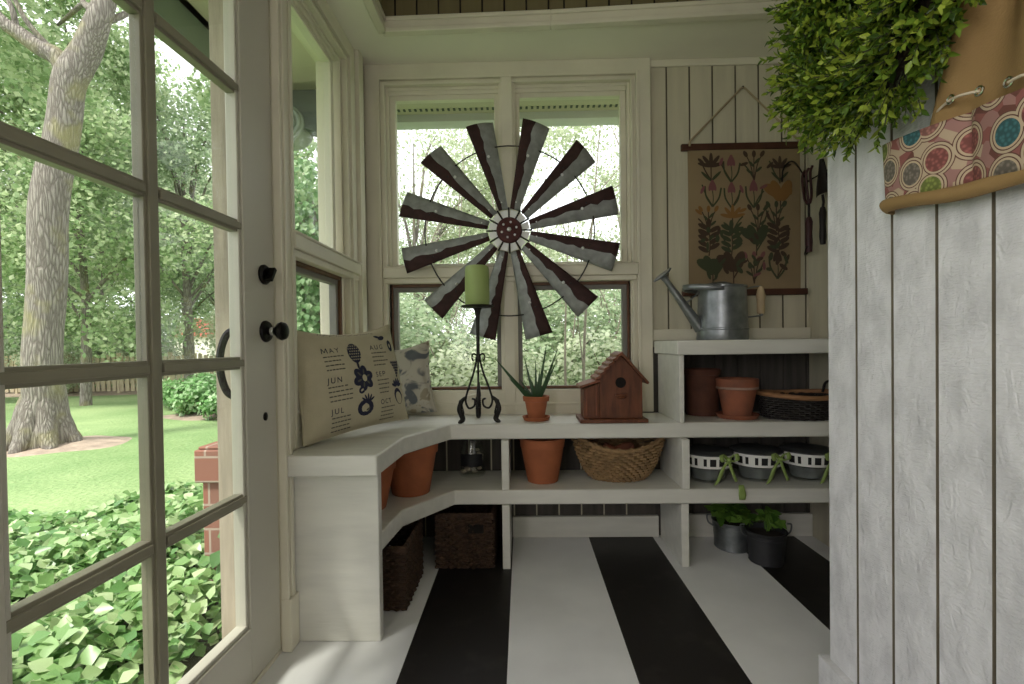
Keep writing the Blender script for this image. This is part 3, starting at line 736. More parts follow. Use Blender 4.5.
# birdhouse
bh = empty('birdhouse', (.407, 2.150, ZC1), 'red-brown wooden birdhouse with gabled roof on the bench top', 'birdhouse')
b = MB(); b.box((-.152, -.015, 0), (.150, .175, .017)); b.build('base_board', M['birdwood'], bh, bevel=.003)
b = MB(); b.prism([(-.060, .0175), (.132, .0175), (.132, .195), (.036, .300), (-.060, .205)], -.145, -.018, 0, Matrix.Rotation(PI / 2, 4, 'X'))
b.build('house_wall', M['birdwood'], bh, bevel=.002)
b = MB(); b.prism([(-.132, .0175), (-.0605, .0175), (-.0605, .176), (-.132, .150)], -.140, -.024, 0, Matrix.Rotation(PI / 2, 4, 'X')); b.build('side_wing', M['birdwood'], bh, bevel=.002)
b = MB(); b.box((-.122, .018, .03), (-.116, .0235, .15)); b.box((-.078, .018, .03), (-.072, .0235, .165)); b.build('wing_batten', M['birdroof'], bh)
rx = Matrix.Rotation(PI / 2, 4, 'X')
b = MB(); b.prism([(.036, .318), (.156, .180), (.150, .171), (.036, .301)], -.165, .012, 0, rx); b.build('roof_slope', M['birdwood'], bh, bevel=.0015)
b = MB()
for k in range(6):
    f0, f1 = k / 6, (k + 1) / 6
    x0, z0 = .036 + (-.078 - .036) * f0, .318 + (.196 - .318) * f0; x1, z1 = .036 + (-.078 - .036) * f1, .318 + (.196 - .318) * f1
    for q in range(5):
        y0 = .165 - .177 * (q + 1) / 5; y1 = .165 - .177 * q / 5 - .002
        b.prism([(x0 + .004, z0), (x1 - .002, z1 + .006 + .001 * ((q + k) % 2)), (x1 - .004, z1 - .003), (x0, z0 - .016)], -y1, -y0, 0, rx)
b.build('shingled_slope', M['birdroof'], bh)
b = MB(); b.prism([(-.060, .196), (-.150, .166), (-.152, .155), (-.060, .184)], -.155, .004, 0, rx); b.build('wing_roof', M['birdroof'], bh, bevel=.0015)
b = MB(); b.lathe([(0, 0), (.028, 0), (.028, .004), (.024, .004), (.024, .001), (0, .001)], 28, 0, Matrix.Translation((.034, .0185, .178)) @ rx, mis=[0, 0, 1, 0, 0]); b.lathe([(0, .002), (.0245, .002)], 28, 0, Matrix.Translation((.034, .0185, .178)) @ rx)
b.build('entrance_hole', [M['hole'], M['birdwood']], bh)
b = MB(); b.box((.010, .004, .118), (.062, .0185, .128)); b.sphere((.036, .012, .112), .022, 14, 8, 0, (1, .5, .35)); b.build('perch', M['birdwood'], bh, bevel=.002)

# watering can
wc = empty('watering_can', (.945, 2.285, 1.0065), 'galvanised steel watering can with long spout on the top shelf', 'watering can')
b = MB(); b.lathe([(0, .004), (.120, 0), (.122, .004), (.120, .045), (.123, .048), (.123, .053), (.119, .056), (.112, .24), (.116, .244), (.116, .250), (.109, .252), (.106, .24), (.112, .06), (0, .02)], 56); b.build('can_body', M['galv'], wc)
b = MB()
b.grid(lambda u, v: (-.02 + (.112 * math.cos(PI / 2 + PI * u) + .02) * (v), .112 * math.sin(PI / 2 + PI * u) * (.2 + .8 * v), .252 + .018 * math.sin(PI / 2 * (1 - v))), 20, 6); b.build('hood', M['galv'], wc, solid=.003)
b = MB()
def hp(u, v):
    a = PI * u; x = -.185 + .0 + .0; 
    px = -.09 - .105 * math.sin(a) * .95 + .07 * (1 - math.sin(a)); py = .105 * math.cos(a); pz = .236 + .012 * math.sin(a)
    return (px, py, pz + (v - .5) * .026)
b.grid(hp, 28, 2); b.build('carry_handle', M['galv'], wc, solid=.006)
b = MB(); sp0, sp1 = Vector((-.108, 0, .055)), Vector((-.285, -.01, .290))
b.tube([sp0 + (sp1 - sp0) * f for f in (0, .3, .6, .9, 1)], [.030, .024, .019, .014, .014], 18); b.tube([sp0 + (sp1 - sp0) * .45 + Vector((0, 0, .012)), Vector((-.16, 0, .19)), Vector((-.113, 0, .225))], .004, 8); spout = b.build('spout', M['galv'], wc)
b = MB(); dr = (sp1 - sp0).normalized(); q = dr.to_track_quat('Z', 'Y').to_matrix().to_4x4()
b.lathe([(.014, -.005), (.018, .012), (.050, .020), (.053, .024), (.050, .028), (0, .032)], 32, 0, Matrix.Translation(sp1) @ q); b.build('rose', M['galv'], spout)
b = MB(); b.tube(bez([(.108, 0, .235), (.150, -.005, .246), (.188, -.005, .250)], 6), .0035, 8); b.tube(bez([(.116, 0, .105), (.15, -.005, .108), (.188, -.005, .112), (.200, -.005, .116)], 6), .0035, 8); b.tube([(.188, -.005, .252), (.192, -.005, .112)], .0035, 8)
hd = b.build('back_handle', M['galv'], wc)
b = MB(); b.lathe([(0, 0), (.016, .001), (.019, .012), (.018, .05), (.022, .085), (.016, .112), (.010, .128), (0, .131)], 20, 0, Matrix.Translation((.190, -.005, .120))); b.build('grip', M['grip'], hd)

wc.scale = (.94, .94, 1)
# botanical scroll
sr = empty('botanical_scroll', (1.138, 2.474, 1.62), 'aged botanical flower chart hung on a cord from dark wooden bars', 'wall chart')
pw, pt_, pb = .283, .362, -.368
b = MB()
def paper(u, v): return (-pw + 2 * pw * u, -.004 * math.sin(PI * v) - .002 * math.sin(5 * u), pb + (pt_ - pb) * v)
b.grid(paper, 12, 16)
def ell(cx, cz, rx_, rz_, a, mi, d, n=14, power=1):
    ca, sa = math.cos(a), math.sin(a); pts = []
    for k in range(n):
        q = 2 * PI * k / n; x = rx_ * math.cos(q); z = rz_ * math.sin(q) * (1 if power == 1 else abs(math.sin(q)) ** .5)
        pts.append((cx + x * ca - z * sa, -.0065 - d, cz + x * sa + z * ca))
    b.add(pts, [list(range(n))], mi)
def stroke(pts, w, mi, d):
    P = bez([(p[0], 0, p[1]) for p in pts], 6); vs = []
    for i, p in enumerate(P):
        t = (P[min(i + 1, len(P) - 1)] - P[max(i - 1, 0)]).normalized(); nrm = Vector((-t.z, 0, t.x))
        vs += [(p.x + nrm.x * w, -.0065 - d, p.z + nrm.z * w), (p.x - nrm.x * w, -.0065 - d, p.z - nrm.z * w)]
    b.add(vs, [(2 * i, 2 * i + 1, 2 * i + 3, 2 * i + 2) for i in range(len(P) - 1)], mi)
rr = random.Random(5)
def tulip(x, z, s, m):
    stroke([(x, z - .07 * s), (x + .004, z - .03 * s), (x, z + .01 * s)], .0022, 2, 0)
    stroke([(x, z - .07 * s), (x - .03 * s, z - .02 * s), (x - .036 * s, z + .03 * s)], .004 * s, 2, .0002); stroke([(x, z - .07 * s), (x + .03 * s, z - .03 * s), (x + .042 * s, z + .02 * s)], .004 * s, 2, .0002)
    for a in (-.35, .35, 0): ell(x + .012 * s * math.sin(-a) * -1.5, z + .032 * s, .028 * s, .010 * s, PI / 2 + a, m, .0004 + .0002 * (a == 0))
def lily(x, z, s, m):
    stroke([(x, z - .075 * s), (x, z)], .0028, 1, 0)
    for k in range(5):
        a = .25 + (PI - .5) * k / 4; ell(x + .026 * s * math.cos(a), z + .026 * s * math.sin(a), .030 * s, .008 * s, a, m, .0003 + .0001 * k)
    for q in (-1, 1): ell(x + q * .02 * s, z - .04 * s, .028 * s, .006 * s, PI / 2 - q * .8, 2, .0003)
def leafy(x, z, s, m):
    stroke([(x, z - .08 * s), (x + .006, z - .02 * s), (x - .004, z + .06 * s)], .003, 1, 0)
    for k in range(9):
        q = 1 if k % 2 else -1; zz = z - .05 * s + .0125 * s * k; ell(x + q * .024 * s, zz, .026 * s, .010 * s, q * .5 + (0 if q > 0 else PI), m, .0002 + .0001 * k)
    ell(x, z + .065 * s, .02 * s, .010 * s, PI / 2, m, .0012)
def broad(x, z, s, m):
    stroke([(x, z - .08 * s), (x, z + .02 * s)], .003, 1, 0)
    for a, dx in ((1.9, -.018), (1.2, .022), (2.6, -.03)): ell(x + dx * s, z + .012 * s, .046 * s, .022 * s, a, m, .0003 + abs(dx) * .01)
def sprig(x, z, s, m):
    for q in (-1, 0, 1):
        stroke([(x, z - .075 * s), (x + q * .015 * s, z), (x + q * .038 * s, z + .05 * s)], .0026, 1, .0001)
        ell(x + q * .038 * s, z + .05 * s, .016 * s, .009 * s, PI / 2 - q * .5, m, .0004)
    for k in range(4): ell(x + (-.02, .022, -.012, .014)[k] * s, z + (-.03, -.02, .005, .018)[k] * s, .018 * s, .006 * s, (2.5, .7, 2.3, .8)[k], 2, .0004)
kinds = [[(lily, 1), (tulip, 3), (sprig, 1), (lily, 1)], [(tulip, 3), (tulip, 3), (tulip, 3), (broad, 4)], [(sprig, 4), (lily, 4), (sprig, 1), (sprig, 2)], [(leafy, 1), (leafy, 2), (broad, 2), (leafy, 1)], [(broad, 2), (broad, 1), (sprig, 3), (tulip, 1)]]
for r_ in range(5):
    for c_ in range(4):
        fn, m_ = kinds[r_][c_]; xx, zz_ = -.170 + .113 * c_ + rr.uniform(-.012, .012), (.262, .135, .012, -.105, -.235)[r_] + rr.uniform(-.012, .012); fn(xx, zz_, rr.uniform(1.0, 1.3), m_)
        q = rr.choice((-1, 1)); stroke([(xx, zz_ - .07), (xx + q * .03, zz_ - .02), (xx + q * .052, zz_ + rr.uniform(.0, .04))], .0035, rr.choice((1, 2)), .00005); ell(xx + q * .05, zz_ + rr.uniform(0, .04), .022, .008, rr.uniform(.3, 2.6), m_, .0011)
        if r_ > 2:
            for k in range(6): ell(xx + rr.uniform(-.045, .045), zz_ + rr.uniform(-.05, .05), rr.uniform(.014, .026), rr.uniform(.007, .012), rr.uniform(0, PI), rr.choice((1, 2, 2, m_)), .0013 + .00005 * k)
b.build('paper', [M['paper'], M['pr_brown'], M['pr_green'], M['pr_mauve'], M['pr_ochre']], sr, smooth=False)
b = MB(); b.box((-.315, -.010, .352), (.315, .012, .385)); b.build('top_bar', M['barwood'], sr, bevel=.004)
b = MB(); b.box((-.315, -.010, -.388), (.315, .012, -.356)); b.build('bottom_bar', M['barwood'], sr, bevel=.004)
b = MB(); b.tube([(-.275, 0, .385), (-.27, 0, .40), (-.012, 0, .660), (0, 0, .668), (.012, 0, .660), (.27, 0, .40), (.275, 0, .385)], .0048, 6); b.tube([(-.275, -.012, .370), (-.275, -.012, .392)], .006, 6); b.tube([(.275, -.012, .370), (.275, -.012, .392)], .006, 6); b.build('cord', M['cord'], sr)
b = MB(); b.sphere((0, .002, .668), .007, 10, 6); b.build('nail', M['iron'], sr)

# hand tools hanging in the nook corner
def tool_root(n, loc, lab): return empty(n, loc, lab, 'garden tool')
rk = empty('tool_rack', (1.462, 2.36, 1.60), 'thin dark wire rack holding hand tools in the corner', 'tool rack')
b = MB(); b.tube([(0, -.16, .20), (-.012, -.16, .20), (-.012, .10, .20), (0, .10, .20)], .004, 6)
b.build('wire_frame', M['toolblk'], rk); b = MB(); b.tube(bez([(-.004, .09, -.14), (-.03, .09, -.17), (-.05, .06, -.165), (-.055, .03, -.14)], 5), .004, 6); b.build('hook', M['toolblk'], rk); b = MB(); b.tube(bez([(-.012, .10, .20), (-.08, .10, .30), (-.13, .10, .27), (-.14, .10, .20)], 5), .004, 6); b.build('hook', M['toolblk'], rk)
tw = tool_root('hand_trowel', (1.425, 2.30, 1.47), 'dark steel trowel hanging blade-up with short dark handle in the corner')
b = MB(); b.grid(lambda u, v: (-.012 + .012 * (2 * u - 1) ** 2, (u - .5) * .095 * (math.sin(PI * min(1, .15 + .85 * (1 - v)) * .5)), .215 + .165 * v), 8, 10); b.build('blade', M['toolblk'], tw, solid=.003)
b = MB(); b.tube([(0, 0, .215), (.004, 0, .18), (0, 0, .15)], .006, 8); b.build('neck', M['toolblk'], tw)
b = MB(); b.lathe([(0, -.02), (.012, -.018), (.015, .02), (.013, .07), (.016, .13), (.010, .155), (0, .156)], 14); b.build('handle', M['toolblk'], tw)
fk = tool_root('hand_fork', (1.420, 2.40, 1.46), 'dark hand fork with wine-red handle hanging beside the trowel')
b = MB()
for q in (-.03, 0, .03): b.tube(bez([(0, q * .3, .21), (-.005, q, .25), (-.012, q * 1.1, .35), (0, q, .385)], 5), .006, 7)
b.build('tines', M['wineh'], fk)
b = MB(); b.tube([(0, 0, .22), (0, 0, .14)], .006, 8); b.build('neck', M['toolblk'], fk)
b = MB(); b.lathe([(0, -.03), (.013, -.026), (.016, .02), (.014, .07), (.017, .12), (.010, .145), (0, .146)], 14); b.build('handle', M['wineh'], fk)

# ------------------------------------------------------------------ things on the nook shelf
dp = pot('clay_cylinder', (.880, 2.375, ZC1), .076, .085, .225, .03, 'dark brown clay pot at the back of the upper nook', M['terradark'])
sp = empty('saucered_pot', (1.003, 2.265, ZC1), 'weathered terracotta pot on a saucer beneath the top shelf', 'flower pot')
saucer(sp, .095, .020, M['terraold'])
b = MB(); b.lathe([(r, z + .006) for r, z in pot_prof(.060, .090, .178, .050)], 48); b.lathe([(.0905, .136), (.0915, .137), (.0915, .146), (.0905, .147)], 48, 1); b.build('pot_body', [M['terraold'], M['chalk']], sp)

def woven(mb, path, rows, z0, z1, rad, wob, nper, taper=1.0, rows_fn=None, closed=True, tr=None, T=None, mi=0):
    """stacked strands along a closed path (x,y list, unit scale), each weaving in and out"""
    n = len(path)
    for r_ in range(rows):
        f = r_ / (rows - 1); z = z0 + (z1 - z0) * f; sc = (taper + (1 - taper) * f) if not callable(taper) else taper(f)
        pts = []
        for k, (x, y) in enumerate(path):
            l = math.hypot(x, y); o = wob * math.sin(PI * k + PI * r_ + 0.0) if nper is None else wob * math.cos(2 * PI * nper * k / n + PI * r_)
            dz = rows_fn(x * sc, y * sc, f) if rows_fn else 0
            pts.append((x * sc + x / l * o, y * sc + y / l * o, z + dz))
        mb.tube(pts, rad, 6, mi, T, closed=True)
def oval(a, b_, n, p=2.0):
    out = []
    for k in range(n):
        t = 2 * PI * k / n; c_, s_ = math.cos(t), math.sin(t)
        out.append((a * math.copysign(abs(c_) ** (2 / p), c_), b_ * math.copysign(abs(s_) ** (2 / p), s_)))
    return out

tb = empty('round_tray_basket', (1.283, 2.262, ZC1), 'low black wicker basket with a tan rim in the upper nook', 'basket')
b = MB(); woven(b, oval(.185, .150, 96), 10, .006, .098, .0052, .0045, 24, taper=lambda f: .90 + .10 * f)
for k in range(48):
    t = 2 * PI * k / 48; x, y = math.cos(t), math.sin(t); b.tube([(.168 * x, .136 * y, .004), (.187 * x, .152 * y, .105)], .003, 5)
b.lathe([(0, .006), (.166, .006)], 40, sx=1, sy=.81); b.build('woven_side', M['wireblack'], tb)
b = MB(); b.tube([(x, y, .108 + .006 * math.cos(2 * math.atan2(y, x))) for x, y in oval(.190, .155, 60)], .011, 8, closed=True); b.build('rim', M['tanrim'], tb)
b = MB(); b.tube(bez([(.155, -.055, .11), (.165, -.045, .155), (.178, 0, .168), (.165, .045, .155), (.155, .055, .11)], 6), .006, 8); b.build('handle', M['wireblack'], tb)

tb.scale = (.93, .93, 1)
# three jars
def jar(loc, label):
    o = empty('ribboned_jar', loc, label, 'jar', 'ribboned jars in a row on the middle shelf')
    b = MB(); b.lathe([(0, .002), (.068, 0), (.076, .006), (.092, .060), (.104, .085), (.106, .09), (.100, .088), (.088, .060), (.072, .010), (0, .006)], 44); b.build('glass_body', M['jarglass'], o)
    b = MB(); b.lathe([(0, .012), (.066, .012), (.080, .062), (.05, .075), (0, .078)], 30); b.build('contents', M['jarfill'], o)
    b = MB(); n = 52; R0, R1 = .109, .113; zz = (.074, .085, .118, .130)
    rad = lambda z: R0 + (R1 - R0) * (z - .074) / .056
    rr_ = random.Random(3); pat = []
    while len(pat) < n: q = rr_.choice((1, 1, 2)); pat += [1] * q + [0] * rr_.choice((1, 1, 2))
    for j in range(3):
        vs = []; fs = []; ms = []
        for k in range(n):
            a = 2 * PI * k / n
            for z in (zz[j], zz[j + 1]): vs.append((rad(z) * math.cos(a), rad(z) * math.sin(a), z))
        for k in range(n):
            k2 = (k + 1) % n; fs.append((2 * k, 2 * k2, 2 * k2 + 1, 2 * k + 1)); ms.append(1 if (j == 1 and pat[k]) else 0)
        b.add(vs, fs, ms)
    b.build('printed_band', [M['bandwhite'], M['bandblack']], o)
    b = MB(); b.lathe([(.114, .1305), (.116, .136), (.110, .141), (.06, .146), (0, .147)], 40); b.build('lid', M['lidgrey'], o)
    b = MB()
    def rib(pts, w):
        P = bez(pts, 6); vs = []
        for p in P: vs += [p + Vector((w * .9, 0, w * .3)), p - Vector((w * .9, 0, w * .3))]
        b.add(vs, [(2 * i, 2 * i + 1, 2 * i + 3, 2 * i + 2) for i in range(len(P) - 1)])
    x0, y0 = .058, -.101
    rib([(x0, y0, .115), (x0 - .035, y0 - .012, .140), (x0 - .030, y0 - .016, .112), (x0, y0 - .004, .112)], .010); rib([(x0, y0, .115), (x0 + .030, y0 - .006, .142), (x0 + .034, y0 - .010, .112), (x0, y0 - .004, .112)], .010)
    rib([(x0, y0 - .003, .113), (x0 - .030, y0 - .014, .078), (x0 - .050, y0 - .020, .035), (x0 - .07, y0 - .03, .010)], .011); rib([(x0, y0 - .003, .113), (x0 + .010, y0 - .012, .070), (x0 + .028, y0 - .016, .020)], .007)
    b.sphere((x0, y0 - .006, .114), .011, 10, 6); b.build('ribbon', M['ribbon'], o, solid=.001)
    return o
j0 = jar((.862, 2.270, ZM), 'glass jar with checked band and green ribbon beside the shelf divider')
for x, lab in ((1.098, 'middle one of three checked-band jars with green ribbons on the shelf'), (1.335, 'jar with checked band and green ribbon half hidden by the partition')):
    j = copy_tree(j0); j.location = (x, 2.285, ZM); j['label'] = lab
tag_leaf = MB(); tag_leaf.grid(lambda u, v: (.952 + (u - .5) * (.034 - .02 * abs(v - .4)), 2.118 - .012 * (1 - v) - .006 * math.sin(PI * v), mz - .045 + .062 * v), 4, 6)
tag(tag_leaf.build('ribbon_end', M['ribbon'], solid=.001), 'loose dull green ribbon end hanging over the middle shelf edge', 'ribbon')

# ------------------------------------------------------------------ middle shelf, left part
pot('clay_pot', (.090, 2.275, ZM), .072, .104, .206, .045, 'plain terracotta pot on the middle shelf beside the woven boat basket', M['terra'], lip=.003)
pot('corner_pot', (-.500, 2.110, ZM), .082, .120, .226, .050, 'large terracotta pot in the bench corner left of the glass jar', M['terra'])
pot('hidden_pot', (-.640, 1.905, ZM), .085, .125, .200, .045, 'terracotta pot mostly hidden behind the bench end panel', M['terra'])
gj = empty('glass_jar', (-.255, 2.385, ZM), 'clear glass jar of pale shells with a black label', 'jar')
b = MB(); b.lathe([(0, .003), (.060, 0), (.064, .008), (.064, .125), (.052, .150), (.052, .168), (.056, .170), (.056, .176), (.049, .176), (.048, .150), (.059, .125), (.059, .010), (0, .008)], 40); b.build('glass_body', M['jarglass'], gj)
b = MB(); r5 = random.Random(9)
for k in range(46):
    a, r_ = r5.uniform(0, 2 * PI), .048 * math.sqrt(r5.random()); b.sphere((r_ * math.cos(a), r_ * math.sin(a), .016 + r5.random() * .10), r5.uniform(.008, .014), 8, 5, 0, (1, .8, .7))
o = b.build('shells', M['shells'], gj); o['kind'] = 'stuff'
b = MB(); b.grid(lambda u, v: (.0655 * math.cos(-PI / 2 + (u - .5) * 1.9), .0655 * math.sin(-PI / 2 + (u - .5) * 1.9), .052 + .058 * v + (0.006 * math.sin(PI * u) if v > .5 else 0)), 14, 2); b.build('label_sticker', M['labelblk'], gj)

bb = empty('boat_basket', (.453, 2.305, ZM), 'boat-shaped seagrass basket holding clay pots on the middle shelf', 'basket')
b = MB()
rim = lambda x, y, f: f * f * .055 * (x / .2) ** 2
woven(b, oval(.215, .135, 120), 12, .006, .150, .0080, .006, 30, taper=lambda f: .55 + .45 * f ** .72, rows_fn=rim)
b.lathe([(0, .006), (.120, .006)], 40, sx=1, sy=.63); b.build('woven_shell', M['wick'], bb)
b = MB(); n = 120; pts = []
for k, (x, y) in enumerate(oval(.218, .138, n)): pts.append((x, y, .156 + .055 * (x / .2) ** 2))
b.tube(pts, .009, 8, closed=True)
pts = [(x + .004 * math.cos(k * 1.3), y + .004 * math.cos(k * 1.3), .160 + .055 * (x / .2) ** 2 + .006 * math.sin(k * 1.3)) for k, (x, y) in enumerate(oval(.218, .138, n))]
b.tube(pts, .005, 6, closed=True); b.build('braided_rim', M['wick'], bb)
for lx, ly, lab, rot in ((.395, 2.305, 'small clay pot lying left inside the boat basket', (0, .5, 0)), (.510, 2.30, 'small clay pot lying right inside the boat basket', (0, -.45, .3))):
    p_ = empty('basket_pot', (lx, ly, ZM + .055), lab, 'flower pot', 'clay pots inside the boat basket')
    p_.rotation_euler = rot; b = MB(); b.lathe(pot_prof(.036, .056, .10, .024), 32); b.build('pot_body', M['terraold'], p_)

# ------------------------------------------------------------------ floor baskets and buckets
def crate(name, loc, hx, hy, h, label, slot=True, rz=0):
    o = empty(name, loc, label, 'basket', 'dark rush baskets on the floor under the bench', rz=rz)
    path = []; per = 2 * (hx + hy) * 2; n = 140
    for k in range(n):
        d_ = per * k / n; X, Y = 2 * hx, 2 * hy
        if d_ < X: p = (-hx + d_, -hy)
        elif d_ < X + Y: p = (hx, -hy + d_ - X)
        elif d_ < 2 * X + Y: p = (hx - (d_ - X - Y), hy)
        else: p = (-hx, hy - (d_ - 2 * X - Y))
        path.append(p)
    b = MB(); rows = 17
    for r_ in range(rows):
        f = r_ / (rows - 1); z = .010 + (h - .020) * f; pts = []
        for k, (x, y) in enumerate(path):
            l = math.hypot(x, y); ow = .0045 * math.cos(PI * k / 2 + PI * r_) + .0015 * math.sin(k * 7.3 + r_ * 3.1); pts.append((x * (1 + ow / l), y * (1 + ow / l), z + .0015 * math.sin(k * 2.1 + r_)))
        b.tube(pts, .0075, 6, closed=True)
    b.box((-hx + .008, -hy + .008, .002), (hx - .008, hy - .008, .012)); b.build('woven_body', M['wickdark'], o)
    b = MB()
    for q in range(2):
        pts = [(x * (1 + .004 * math.cos(k * 1.1 + q * PI)), y * (1 + .004 * math.cos(k * 1.1 + q * PI)), h + .003 + .005 * math.sin(k * 1.1 + q * PI)) for k, (x, y) in enumerate(path)]
        b.tube(pts, .0085, 6, closed=True)
    b.build('braided_rim', M['wickdark'], o)
    if slot:
        b = MB(); b.box((.052 - .055 * 0 - .035, -hy - .0105, h - .075), (.052 + .035, -hy - .002, h - .035)); b.build('handle_slot', M['hole'], o, bevel=.006)
    return o
crate('rush_basket', (-.268, 2.285, 0), .125, .160, .236, 'dark woven rush basket with handle slot at the black floor stripe')
crate('rush_basket', (-.610, 1.935, 0), .158, .150, .232, 'dark woven rush basket tucked behind the bench end panel', slot=False)

def bucket(name, loc, rb, rt, h, material, label):
    o = empty(name, loc, label, 'potted plant', 'planted buckets on the floor')
    b = MB(); b.lathe([(0, .004), (rb, 0), (rb + .003, .004), (rb + .002, .012), (rt - .003, h - .03), (rt, h - .028), (rt, h - .022), (rt - .001, h - .018), (rt + .002, h - .006), (rt + .005, h - .003), (rt + .003, h), (rt - .004, h - .002), (rb - .002, .02), (0, .02)], 44); b.build('bucket_body', material, o)
    b = MB(); b.lathe([(0, h - .018), (rt - .008, h - .022)], 30); b.build('soil', M['soil'], o)
    for q in (-1, 1): b = MB(); b.tube(bez([(q * (rt + .002), 0, h - .03), (q * (rt + .025), 0, h - .012), (q * (rt + .03), 0, h + .02), (q * (rt + .012), 0, h + .024)], 5), .004, 6); b.build('handle', M['galv'], o)
    return o
def bush(o, h, stems, mat_, seed, spread, lsz):
    r_ = random.Random(seed); b = MB(); P, Nn, Sz, Tp = [], [], [], []
    for k in range(stems):
        a = r_.uniform(0, 2 * PI); l = r_.uniform(.5, 1); e = Vector((spread * l * math.cos(a), spread * l * math.sin(a) * .8, h + (.10 - .11 * l) * r_.uniform(.4, 1.2)))
        pts = bez([(.2 * e.x, .2 * e.y, h - .02), (.55 * e.x, .55 * e.y, h + (e.z - h) * .9 + .03), e], 5); b.tube(pts, .0022, 5)
        for q in range(7):
            p = pts[3 + q % 7] if 3 + q % 7 < len(pts) else pts[-1]; P.append(tuple(p)); d_ = Vector((r_.uniform(-1, 1) + e.x * 4, r_.uniform(-1, 1) + e.y * 4, r_.uniform(-.6, .5))); Tp.append(tuple(d_)); Nn.append((r_.uniform(-.5, .5), r_.uniform(-.9, .2), 1)); Sz.append(lsz * r_.uniform(.6, 1.15))
    b.build('stems', M['potleaf'], o)
    leaf_mesh('foliage', P, Nn, Sz, mat_, o, .75, LEAF6, Tp)
bk = bucket('zinc_bucket', (1.008, 2.345, .0005), .078, .088, .135, M['galv'], 'galvanised bucket of trailing leafy greens against the baseboard')
bush(bk, .145, 20, M['potleaf'], 3, .125, .062)
bk = bucket('dark_bucket', (1.095, 2.190, .0005), .070, .084, .145, M['bucketdark'], 'dark grey bucket with a few pale leafy cuttings on the black stripe')
bush(bk, .16, 7, M['potleaf'], 8, .085, .052)

# ------------------------------------------------------------------ pillows
def pillow_surface(wd, ht, th, sag=0):
    """returns f(u,v,side): u,v in 0..1; local x right, z up, -y front"""
    def f(u, v, side):
        x, z = 2 * u - 1, 2 * v - 1
        pinch = lambda a, b_: 1 - .055 * (1 - a * a) * (b_ ** 2) ** 1
        px = x * (1 - .085 * (1 - z * z) * abs(x) ** 3); pz = z * (1 - (.19 if z > 0 else .06) * (1 - x * x) * abs(z) ** 3)
        e = max(0, (1 - x * x)) ** .42 * max(0, (1 - z * z)) ** .42
        d_ = th * .5 * e
        wr = .006 * math.sin(5 * x + 3 * z) * e + .005 * math.sin(9 * z - 4 * x + 1) * e * (abs(x) > .4)
        return Vector((px * wd / 2, -side * d_ + wr - sag * (1 - z * z), pz * ht / 2 + ht / 2))
    return f
def pillow(name, loc, rot, wd, ht, th, material, label, prints=None, extra=None, shear=None):
    o = empty(name, loc, label, 'cushion'); o.rotation_euler = rot
    f = pillow_surface(wd, ht, th); n = 28
    b = MB(); b.grid(lambda u, v: f(u, v, 1), n, n); b.grid(lambda u, v: f(u, v, -1), n, n, flip=True)
    if prints: prints(b, f)
    c_ = b.build('cushion_cover', [material] + (extra or []), o, ang=180)
    b = MB(); pts = []
    for k in range(4):
        for q in range(14):
            t = q / 14; u, v = ((t, 0), (1, t), (1 - t, 1), (0, 1 - t))[k]; pts.append(f(u, v, 1))
    b.tube(pts, .0028, 6, closed=True); b.build('seam', material, o)
    return o
def text_polys(s, size):
    cu = bpy.data.curves.new('lettering', 'FONT'); cu.body = s; cu.size = size; cu.space_character = 1.35; cu.offset = size * .004
    ob = bpy.data.objects.new('lettering', cu); COL.objects.link(ob)
    dg = bpy.context.evaluated_depsgraph_get(); me = ob.evaluated_get(dg).to_mesh()
    vs = [tuple(v.co) for v in me.vertices]; fs = [list(p.vertices) for p in me.polygons]
    ob.evaluated_get(dg).to_mesh_clear(); bpy.data.objects.remove(ob); bpy.data.curves.remove(cu)
    return vs, fs
